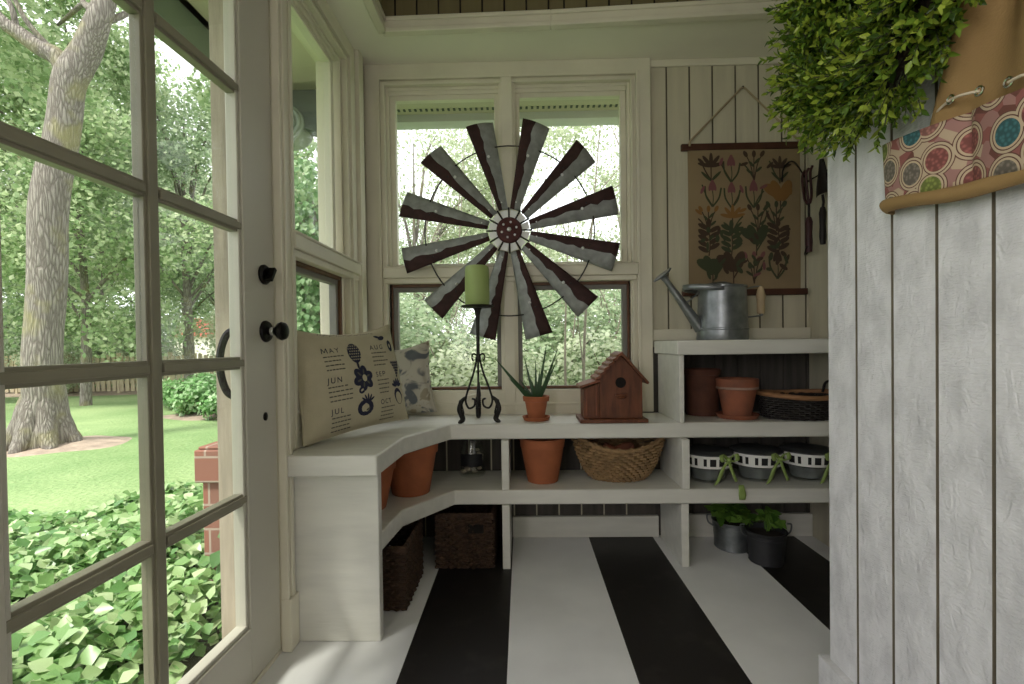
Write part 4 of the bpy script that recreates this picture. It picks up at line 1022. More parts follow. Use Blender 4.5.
def calendar_print(b, f):
    W_, H_ = .53, .43
    def P(x, z, d_=.0016):       # x,z in metres on the cover from its lower left corner
        p = f(min(.999, max(.001, x / W_)), min(.999, max(.001, z / H_)), 1); return (p.x, p.y - d_, p.z)
    def poly(pts, mi, d_=.0016): b.add([P(x, z, d_) for x, z in pts], [list(range(len(pts)))], mi)
    def el(cx, cz, rx_, rz_, a=0, mi=1, d_=.0016, n=14):
        poly([(cx + rx_ * math.cos(t) * math.cos(a) - rz_ * math.sin(t) * math.sin(a), cz + rx_ * math.cos(t) * math.sin(a) + rz_ * math.sin(t) * math.cos(a)) for t in [2 * PI * k / n for k in range(n)]], mi, d_)
    r_ = random.Random(2)
    for col, names in ((.095, ('MAY', 'JUN', 'JUL')), (.325, ('AUG', 'SEP', 'OCT'))):
        for q, nm in enumerate(names):
            z = .312 - .114 * q
            vs, fs = text_polys(nm[1:] if nm[0] == 'M' else nm, .029)
            if nm[0] == 'M':
                vs = [(x + .034, y, 0) for x, y, _ in vs]
                for (xa, ya), (xb, yb), w_ in (((.001, 0), (.003, .021), .0034), ((.003, .021), (.0125, .003), .0034), ((.0125, .003), (.022, .021), .0034), ((.022, .021), (.024, 0), .0034)):
                    poly([(col + xa, z + ya), (col + xa + w_, z + ya), (col + xb + w_, z + yb), (col + xb, z + yb)], 1)
            b.add([P(col + x, z + y) for x, y, _ in vs], fs, 1)
            for l in range(4):
                zz = z - .017 - .0170 * l; x = col + .002; end = col + r_.uniform(.060, .092)
                while x < end:
                    wd = r_.uniform(.008, .016); poly([(x, zz), (x + wd, zz), (x + wd, zz + .0045), (x, zz + .0045)], 2); x += wd + .0025
    # soft script heading
    x = .11
    for k in range(26):
        poly([(x, .398 + .004 * math.sin(k * 2.2)), (x + .007, .402 + .005 * math.cos(k * 1.7)), (x + .007, .406 + .005 * math.cos(k * 1.7)), (x, .402 + .004 * math.sin(k * 2.2))], 1); x += .0105
    # artichoke, strawberries, tomato (left column of drawings), berries, grapes, pear (right)
    def artichoke(cx, cz):
        el(cx, cz, .032, .043, 0, 1, .0015); el(cx, cz - .052, .006, .018, 0, 1)
        for rw in range(6):
            for k in range(5): el(cx + (k - 2) * .0110 + (rw % 2) * .005 - .002, cz - .028 + .0118 * rw, .0028, .0034, 0, 0, .0024, 8)
    def flower(cx, cz):
        for k in range(6): a = k * PI / 3 + .3; el(cx + .029 * math.cos(a), cz + .027 * math.sin(a), .025, .019, a, 1, .0015)
        for k in range(6): a = k * PI / 3 + .3; el(cx + .026 * math.cos(a), cz + .026 * math.sin(a), .011, .004, a, 2, .0022)
        el(cx + .004, cz, .012, .014, 0, 0, .0024); el(cx - .02, cz - .045, .016, .013, .5, 1, .0015); el(cx - .02, cz - .045, .008, .004, .5, 0, .0022)
    def tomato(cx, cz):
        el(cx, cz, .038, .033, 0, 1, .0015); el(cx - .012, cz - .004, .008, .012, .2, 0, .0022); el(cx + .010, cz - .008, .010, .004, .5, 2, .0022)
        for k in range(5): a = .5 + k * .5; el(cx + .012 + .022 * math.cos(a), cz + .022 + .016 * math.sin(a), .016, .004, a, 1, .002)
    def grapes(cx, cz):
        for rw in range(6):
            for k in range(6 - rw): el(cx + (k - (5 - rw) / 2) * .0105, cz + .025 - .0115 * rw, .0058, .0062, 0, 1, .0016, 8); el(cx + (k - (5 - rw) / 2) * .0105 - .001, cz + .027 - .0115 * rw, .0018, .002, 0, 0, .0022, 6)
    artichoke(.240, .305); flower(.252, .200); tomato(.245, .085)
    el(.405, .365, .022, .011, .3, 1); el(.385, .372, .018, .008, -.4, 1); el(.452, .325, .018, .027, .3, 1); el(.449, .325, .006, .010, .3, 0, .0024)
    grapes(.455, .225)
    el(.452, .105, .027, .036, .15, 1, .0015); el(.452, .098, .020, .027, .15, 0, .0022)
    for k in range(6): a = .3 + k * .5; el(.452 + .022 * math.cos(a), .148 + .018 * math.sin(a), .017, .006, a, 1, .0024)
# the printed cushion leans against the side window
ax = Vector((.242, .432, 0)).normalized(); yaw = math.atan2(ax.y, ax.x)
P1 = pillow('printed_cushion', (-.640, 1.892, cz + .022), (-.20, .035, yaw), .53, .43, .16, M['linen'], 'cream linen cushion printed with month names and dark plant drawings', calendar_print, [M['ink'], M['inksoft']])
P1.rotation_mode = 'XYZ'; P1.rotation_euler = Euler((-.21, -.045, yaw), 'XYZ')
pillow('floral_cushion', (-.612, 2.350, cz + .010), (-.16, -.10, .10), .37, .36, .11, M['floral'], 'grey and cream floral cushion in the corner behind the printed cushion')

# ------------------------------------------------------------------ boxwood wreath on the partition
WR = Vector((.768, 1.045, 1.715)); R0, r0 = .170, .106
wr = empty('boxwood_wreath', WR, 'bushy green boxwood wreath on the end of the board partition', 'wreath')
b = MB(); b.tube([(0, R0 * math.cos(2 * PI * k / 48), R0 * math.sin(2 * PI * k / 48)) for k in range(48)], .035, 10, closed=True); b.build('twig_ring', M['soil'], wr)
P, Nn, Sz, Tp = [], [], [], []
sv = MB()
for k in range(900):
    a = rng.uniform(0, 2 * PI); t = rng.uniform(-.12 * PI, 1.12 * PI)      # around the ring, then from its inside edge over the face to its outside edge
    ce = Vector((0, R0 * math.cos(a), R0 * math.sin(a))); ra = Vector((0, math.cos(a), math.sin(a)))
    dirv = (ra * math.cos(t) + Vector((-1, 0, 0)) * max(0, math.sin(t)))
    tan = Vector((0, -math.sin(a), math.cos(a)))
    dirv = (dirv + tan * rng.normal(.25, .35) + Vector((-.15, .05, -.22))).normalized()
    ln = r0 * rng.uniform(.70, 1.45)
    sv.tube([ce + dirv * .025, ce + dirv * ln], .0014, 4, cap=False)
    nl = 13
    for q in range(nl):
        f = .45 + .55 * q / (nl - 1); p = ce + dirv * ln * f
        u = dirv.orthogonal().normalized(); w_ = dirv.cross(u); g_ = q * 2.4 + k; side = u * math.cos(g_) + w_ * math.sin(g_)
        tip = dirv * 1.0 + side * (.75 if q < nl - 2 else .2)
        P.append(tuple(p)); Tp.append(tuple(tip)); Nn.append(tuple(dirv * .6 - side * .8 + Vector(rng.normal(size=3)) * .2)); Sz.append(rng.uniform(.020, .032) * (1.1 - .35 * f))
sv.build('sprig_stems', M['pr_green'], wr)
leaf_mesh('foliage', P, Nn, Sz, M['box'], wr, .50, LEAF6, Tp)

# ------------------------------------------------------------------ canvas apron with printed pockets
ap = empty('garden_apron', (XR, 1.105, 1.268), 'tan canvas garden apron with patterned pockets hanging from the partition', 'apron')
# local: s = toward the viewer (-y), z up, p = out from the wall (-x)
def AP(s, z, p): return (-p, -s, z)
AW = .62
def zb(s): return .012 - .115 * s
def pocket_mat():
    m, nt, bs = nodes('medallion_print_cotton'); N, L = nt.nodes, nt.links
    tc = N.new('ShaderNodeTexCoord'); sp_ = N.new('ShaderNodeSeparateXYZ'); L.new(tc.outputs['Object'], sp_.inputs[0])
    cb = N.new('ShaderNodeCombineXYZ'); L.new(sp_.outputs['Y'], cb.inputs['X']); L.new(sp_.outputs['Z'], cb.inputs['Y'])
    v = N.new('ShaderNodeTexVoronoi'); v.voronoi_dimensions = '2D'; v.inputs['Scale'].default_value = 16; v.inputs['Randomness'].default_value = .55
    L.new(cb.outputs[0], v.inputs['Vector'])
    rings = N.new('ShaderNodeValToRGB'); e = rings.color_ramp.elements; rings.color_ramp.interpolation = 'CONSTANT'
    e[0].position = 0; e[0].color = (0, 0, 0, 1); e[1].position = .34; e[1].color = (1, 1, 1, 1)
    L.new(v.outputs['Distance'], rings.inputs['Fac'])
    sc_ = N.new('ShaderNodeSeparateColor'); L.new(v.outputs['Color'], sc_.inputs[0])
    pal = N.new('ShaderNodeValToRGB'); pal.color_ramp.interpolation = 'CONSTANT'; p = pal.color_ramp.elements
    p[0].position = 0; p[0].color = (.05, .15, .16, 1); p[1].position = .25; p[1].color = (.20, .17, .135, 1)
    for q, c_ in ((.48, (.30, .10, .085)), (.68, (.36, .16, .13)), (.90, (.22, .26, .06))): x = p.new(q); x.color = (*c_, 1)
    L.new(sc_.outputs[0], pal.inputs['Fac'])
    out = N.new('ShaderNodeValToRGB'); out.color_ramp.interpolation = 'CONSTANT'; o_ = out.color_ramp.elements
    o_[0].position = 0; o_[0].color = (.55, .43, .29, 1); o_[1].position = .40; o_[1].color = (.12, .05, .035, 1)
    for q, c_ in ((.43, (.52, .41, .28)), (.50, (.13, .055, .04))): x = o_.new(q); x.color = (*c_, 1)
    L.new(v.outputs['Distance'], out.inputs['Fac'])
    # scattered small petals between the medallions
    v2 = N.new('ShaderNodeTexVoronoi'); v2.voronoi_dimensions = '2D'; v2.inputs['Scale'].default_value = 46; L.new(cb.outputs[0], v2.inputs['Vector'])
    s2 = N.new('ShaderNodeSeparateColor'); L.new(v2.outputs['Color'], s2.inputs[0])
    pt2 = N.new('ShaderNodeValToRGB'); pt2.color_ramp.interpolation = 'CONSTANT'; p = pt2.color_ramp.elements
    p[0].position = 0; p[0].color = (.28, .10, .085, 1); p[1].position = .35; p[1].color = (.50, .38, .26, 1)
    for q, c_ in ((.62, (.36, .19, .165)), (.85, (.16, .06, .045))): x = p.new(q); x.color = (*c_, 1)
    L.new(s2.outputs[0], pt2.inputs['Fac'])
    far = N.new('ShaderNodeMath'); far.operation = 'GREATER_THAN'; far.inputs[1].default_value = .53; L.new(v.outputs['Distance'], far.inputs[0])
    om = N.new('ShaderNodeMix'); om.data_type = 'RGBA'; L.new(far.outputs[0], om.inputs['Factor']); L.new(out.outputs['Color'], om.inputs['A']); L.new(pt2.outputs['Color'], om.inputs['B'])
    # fine stitching lines inside the medallions
    w_ = N.new('ShaderNodeTexVoronoi'); w_.voronoi_dimensions = '2D'; w_.inputs['Scale'].default_value = 120; L.new(cb.outputs[0], w_.inputs['Vector'])
    dk = N.new('ShaderNodeMix'); dk.data_type = 'RGBA'; dk.blend_type = 'MULTIPLY'; dk.inputs['Factor'].default_value = .7
    L.new(pal.outputs['Color'], dk.inputs['A']); mr = N.new('ShaderNodeMapRange'); mr.inputs['From Max'].default_value = .5; mr.inputs['To Min'].default_value = 1.5; mr.inputs['To Max'].default_value = .5; L.new(w_.outputs['Distance'], mr.inputs['Value']); L.new(mr.outputs[0], dk.inputs['B'])
    mx = N.new('ShaderNodeMix'); mx.data_type = 'RGBA'; L.new(rings.outputs['Color'], mx.inputs['Factor']); L.new(dk.outputs['Result'], mx.inputs['A']); L.new(om.outputs['Result'], mx.inputs['B'])
    L.new(mx.outputs['Result'], bs.inputs['Base Color']); bs.inputs['Roughness'].default_value = .85
    return m
M['pocket'] = pocket_mat()
# cloth body, gathered toward the top
b = MB()
def body(u, v):
    z = .10 + .75 * v; top = max(0, min(1, (z - .13) / .55)); left = .095 + .42 * max(0, z - .14); right = AW - .03 - .18 * top ** .9
    s = left + (right - left) * u; edge = min(1, min(u, 1 - u) * 9)
    fold = .022 * math.sin(u * 17 + 1.2 * v) * (.35 + v) + .016 * math.sin(u * 8 + 2)
    return AP(s, z - .115 * s, max(.004, .010 + edge * (.026 + fold)))
b.grid(body, 48, 20); b.build('canvas_body', M['canvas'], ap, solid=.003, ang=180)
# pocket band: each pocket bulges out from the canvas
b = MB(); segs = [(0, .222), (.222, .42), (.42, AW)]
def band(u, v):
    s = AW * u; z0 = zb(s) + .022; h_ = .130
    for (a, c_) in segs:
        if a <= s <= c_ + 1e-6: loc_ = (s - a) / (c_ - a); break
    bul = (math.sin(PI * min(1, max(0, loc_)))) ** .45
    endr = min(1, (s / .03)) ** .5 * min(1, (AW - s) / .03) ** .5 if 0 < s < AW else 0
    return AP(s, z0 + h_ * v - .006 * bul * (v > .95), .004 + endr * (.022 + .036 * bul * (.7 + .3 * v)))
b.grid(band, 90, 12); b.build('pocket_band', M['pocket'], ap, solid=.002, ang=180)
b = MB()
def hem(u, v):
    s = AW * u; a = PI * (v - .5) * 1.0; endr = min(1, (s / .03)) ** .5 * min(1, (AW - s) / .03) ** .5 if 0 < s < AW else 0
    return AP(s, zb(s) + .014 + .013 * math.sin(a) + .004 * math.sin(23 * s), .002 + endr * (.036 + .017 * math.cos(a) * (1 + .2 * math.sin(9 * u))))
b.grid(hem, 60, 8); b.build('hem', M['canvas'], ap, solid=.003, ang=180)
# laces and eyelets
gr = MB(); lc = MB()
pz = lambda s: .172 - .24 * (s - .198)
pp = .050
for s_ in (.198, .253, .303, .353):
    gr = MB(); gr.tube([AP(s_ + .007 * math.cos(q), pz(s_) + .007 * math.sin(q), pp) for q in np.linspace(0, 2 * PI, 14)[:-1]], .0022, 6, closed=True); gr.build('eyelet', M['chrome'], ap)
def A(s_, p=pp): return AP(s_, pz(s_), p)
for pts in ([AP(.145, .158, .035), AP(.17, .166, .048), A(.198)], [A(.198), AP(.225, pz(.225) + .001, pp + .004), A(.253)], [A(.303), AP(.328, pz(.328) + .003, pp + .004), A(.353)]):
    lc = MB(); lc.tube(bez(pts, 5), .0024, 6); lc.build('lace', M['lace'], ap)
hk = MB(); hk.tube([AP(.33, .80, 0), AP(.33, .80, .05), AP(.33, .83, .06)], .006, 8); hk.build('hanging_hook', M['iron'], ap)

# ------------------------------------------------------------------ outdoors
GZ = -.30
g = MB(); N_ = 60
def ground(u, v):
    x, y = -60 + 100 * u, -12 + 82 * v; return (x, y, GZ + .0 + (.10 * math.sin(x * .25) * math.sin(y * .2) if y > 18 else 0) - .02)
g.grid(ground, 60, 60)
tag(g.build('lawn', M['grass']), 'sunny mown green lawn spreading away from the house', 'lawn', kind='structure')
def disc_patch(name, c, rx_, ry_, material, label, cat, z=.012, seed=1):
    r_ = random.Random(seed); ph = [r_.uniform(0, 6) for _ in range(4)]; b = MB(); n = 48; vs = [(c[0], c[1], GZ + z + .03)]
    for k in range(n):
        a = 2 * PI * k / n; q = 1 + .09 * math.sin(3 * a + ph[0]) + .06 * math.sin(5 * a + ph[1]); vs.append((c[0] + rx_ * q * math.cos(a), c[1] + ry_ * q * math.sin(a), GZ - .04))
    b.add(vs, [(0, 1 + k, 1 + (k + 1) % n) for k in range(n)]); return tag(b.build(name, material), label, cat, kind='structure')
disc_patch('mulch_ring', (-6.30, 6.55), .82, .85, M['mulch'], 'bare mulch ring around the foot of the big tree', 'mulch', .03, 3)
disc_patch('mulch_bed', (-14.0, 14.9), 5.5, 1.9, M['mulch'], 'mulch bed along the foot of the picket fence', 'mulch', .05, 4)
disc_patch('mulch_border', (-5.9, 9.4), 1.3, .95, M['mulch'], 'mulch border beneath the clump of pale shrubs', 'mulch', .05, 5)

# vine bed beneath the door: one soil mound and its leaves
def bedh(x, y):
    d_ = np.clip((-x - 1.0) / 3.2, 0, 1)
    edge = np.clip((3.15 + .12 * np.sin(x * 3) - y) / .5, 0, 1) ** .6
    h = .18 - .16 * d_ + .06 * np.sin(3.1 * x + 1) * np.cos(2.7 * y) + .04 * np.sin(7 * x) * np.sin(6 * y + 1)
    h = h - .30 * np.exp(-np.clip(-x - 1.0, 0, 9) / .16)
    return GZ + (h - GZ) * edge
b = MB(); b.grid(lambda u, v: (-5.2 + 4.22 * u, -.6 + 3.85 * v, float(bedh(-5.2 + 4.22 * u, -.6 + 3.85 * v)) - .07), 40, 40)
tag(b.build('planting_bed', M['bedsoil']), 'dark earth mound hidden under the vine leaves', 'planting bed', kind='structure')
n = 70000
X = rng.uniform(-5.1, -1.06, n); Y = rng.uniform(-.5, 3.2, n); k = rng.random(n) < np.clip(1.25 - (-X - 1) / 6, .3, 1); X, Y = X[k], Y[k]
Z = bedh(X, Y) + rng.uniform(-.09, .04, len(X)); Nn = np.stack([rng.normal(.25, .55, len(X)), rng.normal(-.15, .55, len(X)), np.ones(len(X))], 1)
o = leaf_mesh('vine_leaves', np.stack([X, Y, Z], 1), Nn, rng.uniform(.030, .066, len(X)), M['ivy'], None, .85, LEAF6)
tag(o, 'dense pale green vine leaves covering the bed below the door', 'ground cover', kind='stuff')

# brick pier
bp_ = empty('brick_pier', (-1.138, 2.005, GZ), 'red brick garden pier with flat cap outside the door', 'pier')
b = MB(); b.box((-.135, -.135, 0), (.135, .135, .77)); b.build('shaft', M['brick'], bp_, bevel=.004)
b = MB(); b.box((-.155, -.155, .7705), (.135, .155, .900)); b.box((-.145, -.145, .900), (.13, .145, .912)); b.build('cap', M['brick'], bp_, bevel=.006)
P, Nn, Tp = [], [], []
for k in range(70):
    z = rng.uniform(.0, .62); P.append((rng.uniform(-.05, .08), -.15 + rng.uniform(-.02, .0), z)); Nn.append((rng.normal(0, .3), -1, .4)); Tp.append((rng.normal(0, .6), -.2, -.8))
v_ = leaf_mesh('climbing_vine', P, Nn, rng.uniform(.045, .08, 70), M['ivyh'], bp_, .8, LEAF6, Tp)

# big tree
bt = empty('large_tree', (-6.50, 6.40, GZ), 'large forked grey tree standing on the lawn outside the door', 'tree')
def W(x, y, z): return (x * 1.08, y, 1.3 + (z - 1.3) * 1.08)
tr_ = MB()
main = [(-.06, -.111, .35), (-.05, .067, .315), (-.035, .219, .275), (-.028, .485, .235), (-.017, .927, .205), (0, 1.558, .195), (.061, 2.437, .2), (.132, 3.188, .197), (.266, 3.935, .18), (.382, 4.492, .172), (.479, 4.801, .178), (.653, 5.106, .156), (.813, 5.412, .13), (.898, 5.78, .115), (.992, 6.517, .105), (1.182, 7.615, .09), (1.149, 8.838, .065), (1.371, 10.286, .036)]
rad = []
fm = bez([W(x, 0, z) for x, z, _ in main], 5)
rl = [m_[2] for m_ in main]
for i in range(len(fm)):
    q = min(i / 5, len(rl) - 1); j = int(q); rad.append(1.06 * (rl[j] + (rl[min(j + 1, len(rl) - 1)] - rl[j]) * (q - j)))
tr_.tube([p + Vector((0, .02 * math.sin(i * .5), 0)) for i, p in enumerate(fm)], rad, 18)
for k in range(7):      # root flare
    a = 2 * PI * k / 7 + .3; tr_.tube(bez([(-.03 + .06 * math.cos(a), .06 * math.sin(a), .80), (-.05 + .21 * math.cos(a), .21 * math.sin(a), .26), (-.05 + .44 * math.cos(a), .44 * math.sin(a), -.08)], 5), [.12, .13, .14, .14, .13, .13, .12, .10, .09, .07, .05], 8)
def limb(ps, r0, r1):
    f_ = bez([W(*p) for p in ps], 6); n = len(f_)
    tr_.tube(f_, [r0 + (r1 - r0) * i / (n - 1) for i in range(n)], 9)
limb([(.413, 0, 4.678), (.315, -.05, 4.924), (.141, -.1, 5.021), (-.054, -.15, 5.166), (-.183, -.2, 5.257), (-.332, -.25, 5.454), (-.48, -.3, 5.954)], .13, .06)
limb([(-.103, -.15, 5.191), (-.093, -.2, 5.399), (-.173, -.2, 5.641), (-.283, -.2, 6.147)], .04, .02)
limb([(.318, 0, 4.93), (.10, -.2, 5.25), (-.02, -.3, 5.6), (-.15, -.4, 6.1)], .04, .015)
limb([(.715, 0, 5.563), (.34, .3, 5.807), (-.134, .6, 5.839), (-.441, .8, 5.869)], .04, .02)
limb([(.689, 0, 5.539), (.433, .2, 5.786), (.295, .3, 6.146), (-.013, .5, 6.841)], .04, .02)
limb([(.786, 0, 5.351), (.9, .2, 5.569), (.937, .4, 5.755), (.972, .8, 5.943), (1.124, 1.2, 6.058)], .05, .02)
limb([(.888, 0, 5.904), (.869, .6, 6.897), (1.027, 1.4, 8.014)], .08, .03)
limb([(1.042, 0, 7.007), (.256, .4, 8.324), (-.806, .8, 9.628)], .07, .03)
tr_.build('trunk', M['bark'], bt, ang=80)
P = []
for cx, cz_, cy, rx_, n_ in ((0.3, 8.4, .6, 1.9, 5200), (-1.6, 7.6, .2, 1.5, 3200), (2.0, 7.2, 1.2, 1.5, 3600), (-1.2, 6.0, .5, 1.0, 1500), (-.6, 5.4, .9, .7, 700), (2.0, 5.4, 1.3, .8, 900), (2.7, 4.6, 1.6, .6, 520), (2.2, 3.9, 1.5, .5, 300)):
    d_ = rand_dirs(n_) * (rng.random((n_, 1)) ** .4); P.append(d_ * np.array([rx_, rx_ * .8, rx_ * .62]) + np.array([cx, cy, cz_]))
P = np.concatenate(P); n_ = len(P)
leaf_mesh('foliage', P, rand_dirs(n_) * .7 + np.array([0, 0, .7]), rng.uniform(.07, .125, n_), M['tree1'], bt, .8, LEAF4)

# background trees
def tree(kind, h, r, zlow, nl, lm, lsz, seed, tr=.13, squash=.8, ncl=26):
    g_ = np.random.default_rng(seed)
    o = bpy.data.objects.new(kind, None); COL.objects.link(o); o.empty_display_size = .1
    b = MB(); b.tube(bez([(0, 0, -.2), (.05, 0, h * .25), (-.06, .05, h * .55), (.05, 0, h * .9)], 5), [tr * (1 - .85 * i / 15) for i in range(16)], 9)
    cl = []
    for k in range(ncl):
        f = g_.uniform(0, 1); z = zlow + (h - zlow) * f; rr_ = r * (1 - .55 * abs(f - .4)) * g_.uniform(.35, 1); a = g_.uniform(0, 2 * PI)
        cl.append((rr_ * math.cos(a), rr_ * math.sin(a), z, r * g_.uniform(.22, .46)))
        if k % 2: b.tube(bez([(0, 0, max(h * .12, z * .6)), (.5 * rr_ * math.cos(a), .5 * rr_ * math.sin(a), z * .9), (rr_ * math.cos(a), rr_ * math.sin(a), z)], 4), [.045 * (1 - .09 * i) for i in range(9)], 6)
    b.build('trunk', M['bark'], o, ang=80)
    P = []
    for (x, y, z, rad) in cl:
        n_ = int(nl / ncl); d_ = g_.normal(size=(n_, 3)); d_ /= np.linalg.norm(d_, axis=1, keepdims=True); P.append(d_ * (g_.random((n_, 1)) ** .5) * np.array([rad * 1.15, rad * 1.15, rad * squash]) + np.array([x, y, z]))
    P = np.concatenate(P); n_ = len(P)
    leaf_mesh('foliage', P, rand_dirs(n_) * .8 + np.array([0, 0, .6]), g_.uniform(.7, 1.3, n_) * lsz, lm, o, .75, LEAF4)
    return o
protoA = tree('leafy_tree', 9.5, 3.2, 1.9, 34000, M['tree1'], .115, 21)
protoB = tree('leafy_tree', 8.5, 2.7, 1.1, 30000, M['tree2'], .105, 22)
protoC = tree('leafy_tree', 7.5, 2.5, 1.4, 27000, M['tree3'], .105, 23)
protoE = tree('leafy_tree', 9.0, 2.6, 3.2, 20000, M['tree2'], .11, 26, .16)
protoD = tree('leafy_tree', 7.0, 2.4, .8, 17000, M['tree3'], .075, 24, .09, ncl=30)
used = set()
def put(proto, x, y, rz, s, label, group):
    o = proto if proto.name not in used else copy_tree(proto)
    used.add(proto.name); o.location = (x, y, GZ); o.rotation_euler = (0, 0, rz); o.scale = (s, s, s)
    tag(o, label, 'tree', group); return o
G1 = 'trees beyond the lawn'
put(protoA, -10.4, 11.2, .4, .95, 'bright green tree right of the forked trunk beyond the lawn', G1)
put(protoB, -14.5, 12.8, 1.2, 1.05, 'grey-green tree left behind the forked trunk', G1)
put(protoC, -14.9, 16.8, 2.2, 1.0, 'pale yellow-green tree far behind the picket fence', G1)
put(protoB, -19.5, 17.0, 3.0, 1.2, 'tall hazy tree at the far left edge of the garden', G1)
put(protoA, -17.5, 22.0, 4.0, 1.2, 'distant broad tree behind the fence at left', G1)
put(protoE, -14.6, 20.5, .9, 1.0, 'slim-trunked tree at the far end of the lawn', G1)
put(protoC, -12.2, 26.0, 2.9, 1.25, 'distant yellowish tree beyond the bright far lawn', G1)
put(protoE, -13.2, 21.2, 5.0, 1.0, 'slim-trunked tree nearest the latch stile at the far lawn end', G1)
put(protoB, -24.5, 42.0, 5.0, 1.7, 'furthest hazy tree on the skyline', G1)
put(protoE, -9.3, 13.2, 2.0, .95, 'slender tree with a high crown beside the latch stile', G1)
put(protoC, -9.2, 17.5, 1.0, 1.05, 'pale tree outside hidden mostly by the latch stile', G1)
G2 = 'trees behind the double window'
put(protoD, -2.1, 9.6, 2.0, .85, 'sparse tree behind the left half of the double window', G2)
put(protoD, 1.9, 8.6, 1.5, .85, 'sparse pale tree behind the right half of the double window', G2)
put(protoD, 4.4, 11.5, .3, 1.0, 'pale tree further right behind the double window', G2)
put(protoC, .9, 15.5, 4.4, .62, 'low yellow-green tree in line with the windmill hub', G2)
put(protoB, -3.1, 15.0, 5.5, .62, 'low grey-green tree beyond the left corner of the double window', G2)

put(protoD, -.2, 10.8, 4.0, .95, 'sparse pale tree straight behind the windmill', G2)
put(protoD, 3.0, 7.6, 5.2, .7, 'small pale tree close to the right edge of the double window', G2)
# low understory shrubs (tree seedlings and bushes)
def shrub(r, h, nl, lm, lsz, seed, stems=9):
    g_ = np.random.default_rng(seed); o = bpy.data.objects.new('garden_shrub', None); COL.objects.link(o); o.empty_display_size = .1
    b = MB()
    for k in range(stems):
        a = g_.uniform(0, 2 * PI); q = g_.uniform(.3, .9) * r; b.tube(bez([(.1 * q * math.cos(a), .1 * q * math.sin(a), -.05), (.5 * q * math.cos(a), .5 * q * math.sin(a), h * .5), (q * math.cos(a), q * math.sin(a), h * g_.uniform(.7, 1))], 4), [.016 * (1 - .08 * i) for i in range(9)], 5)
    b.build('stems', M['twig'], o)
    d_ = g_.normal(size=(nl, 3)); d_ /= np.linalg.norm(d_, axis=1, keepdims=True); d_ *= g_.random((nl, 1)) ** .33
    P = d_ * np.array([r, r, h * .5]) + np.array([0, 0, h * .5]); P += .12 * r * np.sin(P[:, [1, 2, 0]] * 7)
    leaf_mesh('foliage', P, d_ + np.array([0, 0, .6]) + g_.normal(size=(nl, 3)) * .4, g_.uniform(.7, 1.3, nl) * lsz, lm, o, .75, LEAF4)
    return o
sA = shrub(.8, .75, 4200, M['hosta'], .095, 31); sB = shrub(1.2, 2.2, 14000, M['tree2'], .065, 32, 14); sC = shrub(1.0, 1.5, 11000, M['tree3'], .055, 33, 12)
used2 = set()
def puts(proto, x, y, rz, s, label, group, sz=None):
    o = proto if proto.name not in used2 else copy_tree(proto)
    used2.add(proto.name); o.location = (x, y, GZ); o.rotation_euler = (0, 0, rz); o.scale = (s, s, sz or s)
    tag(o, label, 'shrub', group)
G3 = 'shrubs at the lawn edge'
puts(sA, -6.35, 9.5, 0, .95, 'pale leafy clump in the mulch border left of the door latch', G3); puts(sA, -5.35, 9.1, 2, .85, 'pale leafy clump in the mulch border nearest the pier', G3); puts(sA, -7.4, 10.6, 1, .9, 'pale leafy clump at the back of the mulch border', G3)
puts(sA, -5.6, 10.6, 4, 1.0, 'green mound behind the pale clumps on the lawn', G3)
puts(sC, -13.6, 13.9, 1, 1.0, 'yellow-green shrub at the left end of the picket fence', G3); puts(sC, -12.2, 15.6, 3, 1.1, 'yellow-green shrub before the picket fence', G3)
puts(sB, -15.6, 15.2, 2, 1.3, 'tall grey-green shrub behind the picket fence', G3); puts(sB, -13.6, 16.2, .5, 1.3, 'tall shrub behind the middle of the picket fence', G3)
G4 = 'shrubs behind the double window'
puts(sB, -1.35, 5.6, 1, .9, 'dense shrub behind the left lower sash of the double window', G4); puts(sC, -.45, 5.0, 2, .95, 'yellow-green shrub behind the window mullion', G4); puts(sB, .45, 6.0, 3, .95, 'dense shrub behind the right lower sash', G4); puts(sC, 1.15, 5.2, .5, 1.0, 'yellow-green shrub behind the birdhouse', G4)
puts(sB, -2.6, 7.0, 4, 1.1, 'tall shrub beyond the left corner of the double window', G4); puts(sB, 2.2, 7.0, 5, 1.1, 'tall shrub beyond the right edge of the double window', G4)
# bare stems in the thicket
G5 = 'bare saplings behind the double window'
for k in range(16):
    x = rng.uniform(-1.2, 1.5); y = rng.uniform(4.2, 6.6); h = rng.uniform(2.2, 4.2); b = MB()
    b.tube(bez([(0, 0, -.05), (rng.normal(0, .06), 0, h * .4), (rng.normal(0, .25), 0, h)], 6), [.020 * (1 - .07 * i) for i in range(13)], 6)
    for q in range(4): z = h * rng.uniform(.3, .85); b.tube([(0, 0, z), (rng.normal(0, .3), rng.normal(0, .2), z + rng.uniform(.3, .7))], [.008, .003], 5)
    s_ = b.build('sapling', M['twig'], loc=(x, y, GZ)); tag(s_, 'thin bare grey sapling in the thicket behind the double window', 'sapling', G5)

